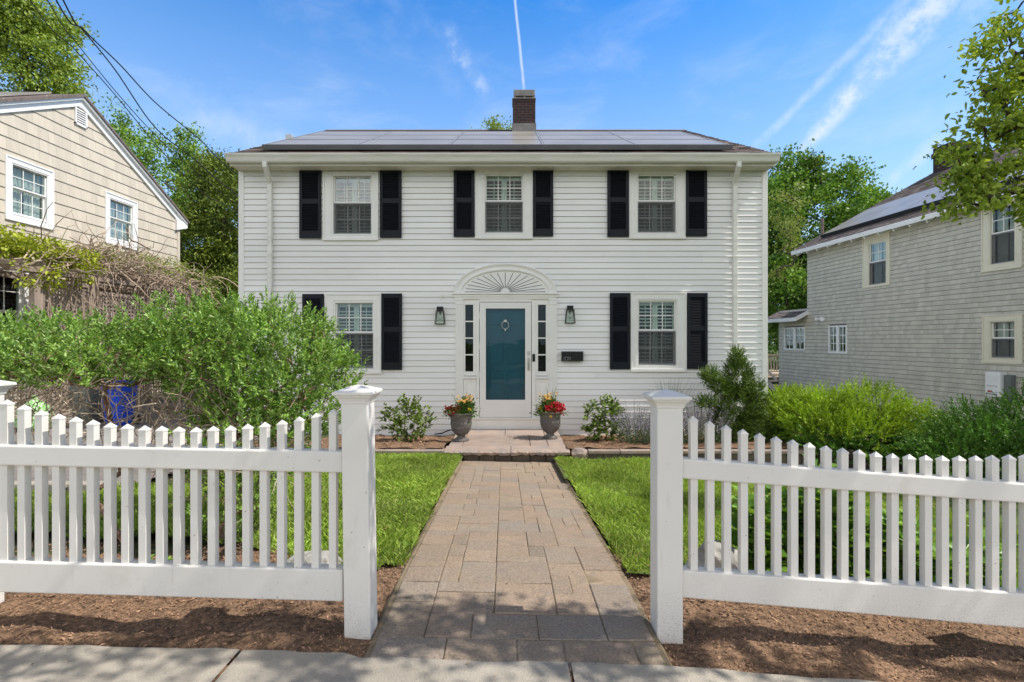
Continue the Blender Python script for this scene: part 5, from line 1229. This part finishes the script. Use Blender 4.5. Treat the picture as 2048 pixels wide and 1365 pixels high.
def yew(label,parts,m,base,n_sh,Lr,nl,lL,lW,group=None,name='yew_bush',up=(0,0,.5),cat='bush',spread=1.0,mlow=None):
    t=empty(name,base,label,cat,group); Ps=[];Ds=[]
    tot=sum(p[2] for p in parts)
    for c,r,w in parts:
        P,d=ell_pts(int(n_sh*w/tot),c,r,.6,zmin=base[2]-.02); Ps.append(P);Ds.append(d)
    P=np.concatenate(Ps); D=np.concatenate(Ds)*spread+np.array(up)+RNG.normal(size=(len(P),3))*.3
    L=RNG.uniform(*Lr,len(P)); v,F=shoots(P-nrm(D)*(L*.5)[:,None],D,L,nl,lL,lW,.95,.5,quad_leaves)
    if mlow:
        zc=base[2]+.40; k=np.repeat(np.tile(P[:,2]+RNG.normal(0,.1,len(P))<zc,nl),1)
        mesh_np('foliage',v,F[~k],m,t); tag(mesh_np('foliage',v,F[k],mlow,t),'older lower foliage, darkened with shade put into its colour')  # lower needles: old growth, with shade inside the bush put into the colour
    else: mesh_np('foliage',v,F,m,t)
    k=RNG.choice(len(P),min(90,len(P)),replace=False); grow(base,P[k]*.92+np.array(base)*.08,jitter=.1,up=.05,thick=.004,tipr=.003,n=5,mids=2).build('stem',M['bark'],t)
    return t
GH='clipped bushes along the right side of the yard'
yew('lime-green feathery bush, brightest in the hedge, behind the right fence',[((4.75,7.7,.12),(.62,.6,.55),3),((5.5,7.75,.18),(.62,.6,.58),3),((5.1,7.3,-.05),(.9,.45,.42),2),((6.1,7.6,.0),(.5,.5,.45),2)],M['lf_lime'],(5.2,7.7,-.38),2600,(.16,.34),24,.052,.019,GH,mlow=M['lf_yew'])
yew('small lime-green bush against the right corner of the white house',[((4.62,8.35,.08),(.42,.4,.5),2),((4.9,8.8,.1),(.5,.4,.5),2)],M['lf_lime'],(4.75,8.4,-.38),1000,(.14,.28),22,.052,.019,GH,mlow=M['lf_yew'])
yew('dark green spreading yew at the right edge of the yard',[((6.3,6.6,.05),(.85,.6,.52),3),((7.1,6.7,.15),(.7,.6,.6),3),((5.75,6.4,-.12),(.6,.45,.38),2),((6.5,6.1,-.15),(.8,.4,.35),2)],M['lf_yew'],(6.4,6.6,-.42),2400,(.18,.36),24,.052,.019,GH,up=(-.25,-.1,.45))
yew('upright ragged olive yew at the right corner of the white house',[((3.65,8.05,.25),(.34,.30,.50),3.2),((3.64,8.05,.78),(.24,.22,.34),1.8),((3.62,8.05,1.12),(.10,.10,.18),.5),((3.14,7.95,.86),(.13,.13,.10),.5),((3.28,7.97,.70),(.14,.13,.12),.5),((3.1,7.95,.42),(.15,.13,.08),.4),((3.9,8.0,.45),(.17,.2,.34),1.1),((3.45,8.0,.05),(.34,.3,.28),1.6),((3.9,8.0,0),(.25,.25,.3),1.0)],M['lf_yew2'],(3.6,8.05,-.24),2700,(.09,.22),20,.038,.016,None,'yew_shrub')
def leafy(label,c,r,base,n,group,m=M['lf_hyd']):
    t=empty('leafy_shrub',base,label,'shrub',group); P,d=ell_pts(n,c,r,.35,zmin=base[2]); D=d+np.array([0,0,.5])+RNG.normal(size=(len(P),3))*.3
    L=RNG.uniform(.08,.2,len(P)); v,F=shoots(P-nrm(D)*(L*.5)[:,None],D,L,8,.085,.055,1.2,.7); mesh_np('foliage',v,F,m,t)
    k=RNG.choice(len(P),26,replace=False); grow(base,P[k],jitter=.08,up=.04,thick=.003,tipr=.0025,n=5).build('stem',M['bark'],t)
GL='young leafy shrubs either side of the stoop'
leafy('loose leafy shrub in the bed left of the stoop',(-1.72,8.15,.10),(.40,.32,.36),(-1.70,8.15,-.24),105,GL)
leafy('compact leafy shrub in the bed right of the stoop',(1.50,8.15,.12),(.32,.3,.36),(1.5,8.15,-.24),110,GL)
def catmint(label,c,r,base,n):
    t=empty('catmint',base,label,'flowering plant','purple catmint clumps in the right bed')
    a=RNG.uniform(0,2*PI,n); rr=RNG.uniform(0,1,n)**.5; B=np.stack([base[0]+rr*np.cos(a)*r[0]*.75,base[1]+rr*np.sin(a)*r[1]*.75,np.full(n,base[2])],1)
    D=nrm(np.stack([np.cos(a)*rr*.55,np.sin(a)*rr*.55,np.ones(n)],1)); L=RNG.uniform(.5,1.0,n)*r[2]
    v,F=shoots(B,D,L,14,.036,.024,1.2,.5,quad_leaves,start=.05); mesh_np('foliage',v,F,M['lf_cat'],t)
    v,F=shoots(B+D*(L*.62)[:,None],D,L*.5,15,.022,.017,1.2,.4,quad_leaves,start=0); mesh_np('purple_bloom',v,F,M['fl_purple'],t)
    mb=MB(); 
    for k in range(0,n,2): mb.tube([B[k],B[k]+D[k]*L[k]*1.0],[.003,.0015],3)
    mb.build('stem',M['lf_cat'],t)
catmint('purple catmint clump left of the right fence post, in front of the siding',0,(.36,.3,.62),(1.98,7.85,-.22),170)
catmint('purple catmint clump in front of the olive yew, right of the fence post',0,(.42,.3,.66),(2.9,7.8,-.22),150)
t=empty('reed_grass',(2.7,8.5,-.27),'tuft of tall thin grass blades in front of the lower right window','grass tuft')
mb=MB(); r=np.random.default_rng(5)
for k in range(120):
    a=r.uniform(0,2*PI); q=r.uniform(.05,.42); h=r.uniform(.6,1.08); b=(2.7+r.normal()*.06,8.5+r.normal()*.05,-.27)
    mb.tube([(b[0]+math.cos(a)*q*s**1.7,b[1]+math.sin(a)*q*.5*s**1.7,b[2]+h*s) for s in (0,.35,.7,1)],[.003,.003,.0024,.0008],3)
mb.build('blade',M['lf_orn'],t)
# tall broad-leaved perennials behind the right fence
GB='broad-leaved plants behind the right fence'
def broad(x,y,h,n,label,seed,s=1.0):
    r=np.random.default_rng(seed); h*=1.35; z=g(x,y)-.03; t=empty('broadleaf_plant',(x,y,z),label,'plant',GB); P=[];D=[];L=[]; mb=MB()
    for k in range(int(n*1.5)):
        a=r.uniform(0,2*PI); q=r.uniform(.04,.24); hh=h*r.uniform(.65,1.0); top=np.array([x+math.cos(a)*q,y+abs(math.sin(a))*q*.6,z+hh]); bs=np.array([x+math.cos(a)*.04,y+math.sin(a)*.04+.03,z])
        mb.tube([bs,bs*.5+top*.5+r.normal(size=3)*.015,top],[.006,.005,.003],5)
        for j in range(20):
            f=.12+.88*j/19; p=bs*(1-f)+top*f; th=j*2.4+a; d=np.array([math.cos(th),math.sin(th),.35+.5*f]); P.append(p);D.append(d);L.append(s*(.20-.07*f)*r.uniform(.7,1.15))
    P=np.array(P);D=np.array(D);L=np.array(L); D[:,1]=np.where(P[:,1]<2.75,np.abs(D[:,1]),D[:,1]); v,F=leaf_arrays(P,D,L,L*.52,.75,.2,.3); v[:,1]=np.maximum(v[:,1],2.50)
    mesh_np('foliage',v,F,M['lf_broad'],t); mb.build('stem',M['lf_broad'],t)
for i,(x,y,h,n,l) in enumerate([(1.50,2.98,.46,4,'leafy perennial behind the fourth and fifth pickets of the right fence'),(1.74,3.05,.56,6,'tallest broad-leaved perennial behind the right fence'),(2.0,2.95,.52,6,'broad-leaved perennial just right of the tallest one, behind the right fence'),(2.25,3.0,.42,5,'broad-leaved perennial in the middle of the right fence panel'),(2.45,2.9,.32,4,'low broad-leaved perennial at the right end of the clump')]):
    broad(x,y,h,n,l,50+i)
broad(2.95,3.1,.34,3,'yellowish perennial at the far right edge behind the right fence',77,.8)
broad(-2.05,2.72,.12,2,'small green sprout at the foot of the left fence',79,.45)
# ---------------------------------------------------------------- trees
def tree(name,label,base,crowns,m,leaf,per,sig,group=None,trunk=None,thick=.02,seed=0,up=.3,dirb=(0,0,0),cat='tree',inner=.5,tipr=.012,zmin=None,aspect=.55,maxlimb=220,fn=quad_leaves):
    t=empty(name,base,label,cat,group); Cs=[];Ds=[]
    for c,r,n in crowns:
        P,d=ell_pts(n,c,r,inner,zmin=zmin); Cs.append(P);Ds.append(d)
    C=np.concatenate(Cs);Dd=np.concatenate(Ds); n=len(C)
    P=np.repeat(C,per,0)+RNG.normal(size=(n*per,3))*np.array([sig,sig,sig*.6])*np.repeat(RNG.uniform(.6,1.3,n),per)[:,None]
    D=np.repeat(Dd,per,0)*.5+rvec(n*per)*.9+np.array(dirb)
    L=RNG.uniform(.65,1.2,n*per)*leaf; v,F=fn(P,D,L,L*aspect,up); mesh_np('crown',v,F,m,t)
    k=RNG.choice(n,min(n,maxlimb),replace=False)
    grow(base,C[k],jitter=.09,up=.05,thick=thick,tipr=tipr,n=6,mids=2,trunk=trunk).build('trunk',M['bark'],t)
    return t
GT='trees beyond the houses'
tree('oak_tree','leafy oak crown rising behind the tan house at the top left',(-20.5,21,-.3),[((-20.9,21,13.2),(2.4,2.2,3.0),70),((-19.2,20.5,12.6),(.8,1.2,1.2),20),((-21.5,21,15),(2.5,2.2,2.2),45),((-20.2,20.5,14.8),(1.2,1.3,1.1),22)],M['lf_oak'],.17,150,.34,GT,[(-20.4,21,4),(-20.3,21,9),(-20.2,21,11)],.02,aspect=.5,dirb=(0,0,-.2))
tree('young_tree','airy light green tree with upright shoots behind the tan house',(-17.5,25,-.3),[((-17.6,25,9.2),(3.0,2,2.4),95),((-15.2,25,8.2),(1.6,1.6,2.0),45),((-19.6,25,11.2),(1.0,1,2.0),24),((-16.3,25,10.6),(.5,.5,1.6),12),((-14.5,25,9.4),(.8,.6,1.2),12),((-17.2,25,6.0),(3,2,2.2),60)],M['lf_airy'],.17,95,.30,GT,[(-17.4,25,3),(-17.2,25,5)],.017,dirb=(0,0,.2))
tree('cedar_tree','dark dense cedar between the tan house and the white house',(-10.8,18.6,-.4),[((-10.7,18.6,5.6),(1.7,1.5,2.6),120),((-10.3,18.5,3.0),(1.9,1.6,2.6),130),((-11.6,18.6,4.4),(1.0,1.2,2.4),60),((-9.4,18.8,5.4),(1.5,1.5,2.9),80),((-10.9,18.6,7.4),(.7,.7,1.0),26)],M['lf_cedar'],.15,110,.26,GT,[(-10.8,18.6,3),(-10.7,18.6,6)],.012,dirb=(0,0,.1),aspect=.35)
tree('understory_bush','sunlit low bush in front of the cedar behind the pergola',(-9.3,16.4,-.4),[((-9.2,16.4,3.0),(.9,.7,1.3),40),((-8.9,16.4,1.4),(1.2,.8,1.4),45),((-10.0,16.5,1.6),(.9,.7,1.6),40)],M['lf_cedar'],.12,100,.2,GT,None,.01,cat='bush',aspect=.4)
tree('background_tree','small treetop showing above the white house roof beside the chimney',(-1.3,31,-.5),[((-.75,31,14.2),(.75,.7,1.0),13),((-1.9,31,13.7),(.9,.7,.5),10),((-.3,31,13.6),(.6,.6,.7),8),((-1.0,31,12.2),(2.6,2,1.0),40)],M['lf_oak'],.17,110,.30,GT,[(-1.3,31,6),(-1.2,31,10)],.02)
tree('maple_tree','big dark green maple between the white house and the grey-green house',(16.2,27,-.5),[((16.0,27,7.6),(3.6,2.6,3.2),130),((19.3,27,7.2),(2.0,2,2.1),65),((13.6,26.5,7.8),(1.5,1.6,2.2),45),((15.5,26.5,3.6),(3.6,2.2,3.0),110),((13.9,25,3.0),(1.4,1.6,2.8),60),((17.2,27,10.2),(1.3,1.2,1.0),20),((15.2,27,10.6),(1.2,1.2,.9),18)],M['lf_maple'],.19,130,.36,GT,[(16.2,27,3),(16.1,27,5)],.022,aspect=.7)
tree('willow_tree','pale grey-green tree edging out beside the right corner of the white house',(13.2,24.0,-.5),[((13.0,23.6,7.6),(.7,.7,1.5),20),((12.9,23.6,5.4),(.6,.7,1.6),14)],M['lf_vine2'],.13,70,.24,GT,[(13.2,24,4)],.012,dirb=(0,0,-.5),aspect=.3)
tree('background_tree','low row of trees far behind the deck on the right',(14,34,-.5),[((10,34,2.2),(4,2,3.2),60),((18,34,3),(5,2,4),90)],M['lf_maple'],.26,90,.5,GT,None,.015)
tree('background_tree','low trees far behind the cedar on the left',(-14,33,-.5),[((-16,33,2.6),(6,2,3.6),90),((-9,33,2),(4,2,3),50)],M['lf_cedar'],.26,90,.5,GT,None,.015)
# street tree on the right: crown reaches into the frame and shades the walk
SX,SY,SZn=.578,-.058,.814
def over(x,y,h):   # a point whose shadow falls on the ground at x,y
    z0=g(x,y); return (x+h*SX/SZn,y+h*SY/SZn,z0+h)
cr=[]
Yt=4.6
def fp(px,py,Y=Yt): return (wx(px,Y),Y,wz(py,Y))
for px,py,r,n in ((2045,20,.30,10),(2010,110,.26,9),(2030,190,.24,9),(1985,250,.26,10),(1945,300,.22,9),(1935,360,.16,7),(1915,405,.12,5),(1990,350,.24,9),(2040,300,.3,10),(2050,390,.14,6),(1975,180,.12,4),(2085,120,.4,14),(2090,260,.4,14),(2085,420,.16,6),(1965,405,.14,5)):
    cr.append((fp(px,py),(r,r*.9,r*.75),n))
rr=np.random.default_rng(19)
shade=[(-.55,2.25,.20,6),(-.25,2.42,.24,8),(.05,2.5,.20,7),(.32,2.38,.2,6),(.55,2.5,.16,5),(.1,2.2,.2,6),(-.05,2.3,.16,5),(.5,2.2,.2,6),(-.75,2.3,.22,7),(-1.05,2.25,.18,6),(-1.3,2.16,.2,5),(-1.9,2.04,.16,4),(.75,2.33,.2,5),(1.0,2.42,.14,3),(1.35,2.2,.15,3),(1.9,2.16,.2,4),(.15,2.42,.2,6),(-.4,2.3,.2,6),(.42,2.28,.2,5),(-.62,2.42,.15,3),(-1.15,2.4,.18,5),(-1.5,2.3,.18,5),(-.9,2.12,.15,3),(-1.6,2.1,.2,4),(1.2,2.12,.12,2),(-2.15,2.08,.14,2),(.35,2.04,.12,2),(-.75,2.05,.15,2),(1.9,2.05,.12,2),(1.6,2.3,.16,3),(2.3,2.3,.2,5),(-2.2,2.2,.15,2)]
for x,y,r,n in shade:
    c=over(x,y,rr.uniform(3.45,4.3)); cr.append((c,(r*1.15,r,r*.6),max(2,int(n*.85+.5))))
for k in range(16):   # the rest of the crown, out of frame to the right, shades lawn and hedge
    x,y=rr.uniform(2.5,6.4),rr.uniform(3.9,7.6); c=over(x,y,rr.uniform(3.8,6.0)); 
    if c[0]/c[1]>1.03: cr.append((c,(.55,.55,.4),12))
for k in range(12):
    c=over(rr.uniform(3.6,5.5),rr.uniform(.8,3.2),rr.uniform(3.8,6)); cr.append((c,(.6,.6,.45),11))
tree('street_tree','leafy street tree whose branches hang into the right side of the view',(6.4,2.9,-.2),cr,M['lf_street'],.066,36,.085,None,[(6.35,2.9,1.0),(6.3,2.95,2.0),(6.1,3.0,2.7)],.0085,aspect=.5,tipr=.004,maxlimb=420,fn=leaf_arrays,dirb=(0,0,-.25),inner=.2)
# ---------------------------------------------------------------- utility wires
GW='utility wires running down from the upper left'
def wire(pts,label,r=.011):
    P=[Vector(p) for p in pts]; out=[]
    n=len(P)
    for i in range(n-1):
        p0=P[max(i-1,0)];p1=P[i];p2=P[i+1];p3=P[min(i+2,n-1)]
        for k in range(8):
            t=k/8; out.append(.5*((2*p1)+(p2-p0)*t+(2*p0-5*p1+4*p2-p3)*t*t+(3*p1-p0-3*p2+p3)*t**3))
    out.append(P[-1]); o=MB().tube(out,r,6).build('utility_wire',M['cable'],None,True); return tag(o,label,'wire',GW)
def at(px,py,Y): return (wx(px,Y),Y,wz(py,Y))
wire([at(-260,-560,6.5),at(60,0,8.6),at(150,100,9.3),at(230,190,10),at(330,310,11),at(410,390,12),at(478,425,12.6),(-4.98,14.6,3.2)],'lowest of the wires, curving down to the tan house side of the cedar',.009)
wire([at(-200,-560,6.5),at(95,0,8.6),at(160,95,9.3),at(250,205,10.1),at(330,290,11),at(410,360,12),at(478,412,12.8),(-4.98,14.6,3.5)],'thin wire second from the left at the top edge',.008)
wire([at(-160,-560,6.5),at(112,0,8.6),at(165,60,9.2),at(230,140,10),at(310,255,11),at(390,320,12),at(478,392,12.8),(-4.98,14.6,3.8)],'thick wire third from the left at the top edge',.012)
wire([at(-130,-560,6.5),at(126,0,8.6),at(170,62,9.2),at(240,130,10),at(310,205,11),at(400,280,12),at(470,345,12.8),(-4.98,14.6,4.2)],'thick wire rightmost at the top edge',.013)
# ---------------------------------------------------------------- sky, sun, camera
S=Vector((SX,SY,SZn)).normalized(); el=math.asin(S.z); az=math.atan2(S.x,S.y)
w=bpy.data.worlds.new('World'); sc.world=w; w.use_nodes=True; nt=w.node_tree; N=nt.nodes; L=nt.links; N.clear()
out=N.new('ShaderNodeOutputWorld'); bg=N.new('ShaderNodeBackground'); L.new(bg.outputs[0],out.inputs[0])
sky=N.new('ShaderNodeTexSky'); sky.sky_type='NISHITA'; sky.sun_disc=False; sky.sun_elevation=el; sky.sun_rotation=az; sky.air_density=1.0; sky.dust_density=.6; sky.ozone_density=2.0
tc=N.new('ShaderNodeTexCoord'); nv_=N.new('ShaderNodeVectorMath'); nv_.operation='NORMALIZE'; L.new(tc.outputs['Generated'],nv_.inputs[0]); DIR=nv_.outputs[0]
def math_(op,a,b=None,c=None,clamp=False):
    n=N.new('ShaderNodeMath'); n.operation=op; n.use_clamp=clamp
    for i,q in enumerate((a,b,c)):
        if q is None: continue
        if hasattr(q,'links'): L.new(q,n.inputs[i])
        else: n.inputs[i].default_value=q
    return n.outputs[0]
def dot(v):
    n=N.new('ShaderNodeVectorMath'); n.operation='DOT_PRODUCT'; L.new(DIR,n.inputs[0]); n.inputs[1].default_value=tuple(v); return n.outputs['Value']
def mrange(x,a,b,c=0,d=1,smoothstep=True):
    n=N.new('ShaderNodeMapRange'); n.interpolation_type='SMOOTHSTEP' if smoothstep else 'LINEAR'; L.new(x,n.inputs[0])
    for i,q in enumerate((a,b,c,d)): n.inputs[i+1].default_value=q
    return n.outputs[0]
def noise(scale,detail=6,rough=.6,stretch=(1,1,1),dist=0):
    mp=N.new('ShaderNodeMapping'); mp.inputs['Scale'].default_value=stretch; L.new(DIR,mp.inputs[0]); n=N.new('ShaderNodeTexNoise'); n.inputs['Scale'].default_value=scale; n.inputs['Detail'].default_value=detail; n.inputs['Roughness'].default_value=rough; n.inputs['Distortion'].default_value=dist; L.new(mp.outputs[0],n.inputs['Vector']); return n.outputs['Fac']
def dv(px,py): return Vector(((px-1024)/1000,1,(683-py)/1000)).normalized()
def trail(p0,p1,w0,w1,amt,ns=60,nlo=.3,nhi=.6,wob=.004,fade0=.1,fade1=.1):
    a,b=dv(*p0),dv(*p1); nn=a.cross(b).normalized(); al=(b-a*(a.dot(b))).normalized()
    ang=math.acos(a.dot(b)); along=math_('ARCTAN2',dot(al),dot(a)); t=math_('DIVIDE',along,ang)
    d=math_('ADD',dot(nn),math_('MULTIPLY',math_('SUBTRACT',noise(14,3),.5),wob*4))
    wd=math_('ADD',w0,math_('MULTIPLY',t,w1-w0)); q=math_('DIVIDE',math_('ABSOLUTE',d),wd)
    core=mrange(q,1,.0); ends=math_('MULTIPLY',mrange(t,-fade0,fade0),mrange(t,1+fade1,1-fade1)); fr=math_('GREATER_THAN',dot(a),0)
    m=math_('MULTIPLY',math_('MULTIPLY',core,ends),fr); return math_('MULTIPLY',math_('MULTIPLY',m,mrange(noise(ns,8,.65),nlo,nhi,.25,1)),amt)
clouds=[trail((1018,-120),(1048,180),.0030,.0042,.6,40,.2,.5,.0008),
        trail((1830,-20),(1505,300),.018,.010,.34,30),
        trail((1930,-60),(1600,305),.066,.012,.75,34,.36,.66,.006),
        trail((890,60),(975,190),.026,.022,.32,50,.42,.66,.006,.2,.2),
        trail((740,-40),(890,80),.03,.02,.10,30,.4,.65,.008,.2,.2),
        trail((1890,270),(1760,380),.02,.015,.35,30,.4,.65,.006,.2,.2),
        trail((1980,-20),(1920,60),.05,.03,.3,30,.4,.65,.006,.3,.3),
        trail((300,190),(640,330),.06,.04,.3,18,.35,.65,.01,.3,.3)]
cf=clouds[0]
for c in clouds[1:]: cf=math_('MAXIMUM',cf,c)
sep=N.new('ShaderNodeSeparateXYZ'); L.new(DIR,sep.inputs[0])
wisps=math_('MULTIPLY',mrange(noise(5,7,.6,(1,1,2.4),.4),.45,.8),.22); cf=math_('MAXIMUM',cf,wisps)
# added unseen bright cloud band behind the camera, fill light for the facade
back=math_('MULTIPLY',mrange(sep.outputs[1],.15,-.5),mrange(noise(3,6,.6),.3,.6,.35,1)); back=math_('MULTIPLY',math_('MULTIPLY',back,math_('MULTIPLY',mrange(sep.outputs[2],.04,.22),mrange(sep.outputs[2],.85,.5))),BACKFILL)
haze=math_('MULTIPLY',mrange(sep.outputs[2],.62,.10,smoothstep=False),.80)
hs=N.new('ShaderNodeHueSaturation'); hs.inputs['Hue'].default_value=SKYHUE; hs.inputs['Saturation'].default_value=SKYSAT; hs.inputs['Value'].default_value=SKYVAL; L.new(sky.outputs[0],hs.inputs['Color'])
m0=N.new('ShaderNodeMixRGB'); L.new(haze,m0.inputs[0]); L.new(hs.outputs[0],m0.inputs[1]); m0.inputs[2].default_value=HAZE
m1=N.new('ShaderNodeMixRGB'); L.new(cf,m1.inputs[0]); L.new(m0.outputs[0],m1.inputs[1]); m1.inputs[2].default_value=CLOUD
zd=N.new('ShaderNodeVectorMath'); zd.operation='SCALE'; L.new(m1.outputs[0],zd.inputs[0]); L.new(mrange(sep.outputs[2],.55,.82,1,.16),zd.inputs['Scale'])   # zenith out of frame dimmed to cut fill light on the ground
m2=N.new('ShaderNodeMixRGB'); L.new(back,m2.inputs[0]); L.new(zd.outputs[0],m2.inputs[1]); m2.inputs[2].default_value=BACKCOL
L.new(m2.outputs[0],bg.inputs[0]); bg.inputs[1].default_value=.12
sl=bpy.data.lights.new('sun','SUN'); sl.energy=SUN; sl.angle=math.radians(.53); sl.color=(1,.955,.88)
so=bpy.data.objects.new('sun',sl); COL.objects.link(so); so.rotation_euler=S.to_track_quat('Z','Y').to_euler()
cam=bpy.data.cameras.new('camera'); cam.sensor_width=36; cam.lens=36*1000/2048; cam.clip_start=.05; cam.clip_end=3000
co=bpy.data.objects.new('camera',cam); COL.objects.link(co); co.location=(0,0,CAMZ); co.rotation_euler=(math.radians(90),0,0); cam.shift_y=0.0002
sc.camera=co
sc.view_settings.view_transform='Standard'; sc.view_settings.look='None'; sc.view_settings.exposure=0; sc.view_settings.gamma=1
sc.render.engine='CYCLES'; sc.cycles.max_bounces=8; sc.cycles.diffuse_bounces=4; sc.cycles.glossy_bounces=4; sc.cycles.transparent_max_bounces=24; sc.cycles.transmission_bounces=6
sc.cycles.use_denoising=True; sc.cycles.sample_clamp_indirect=6
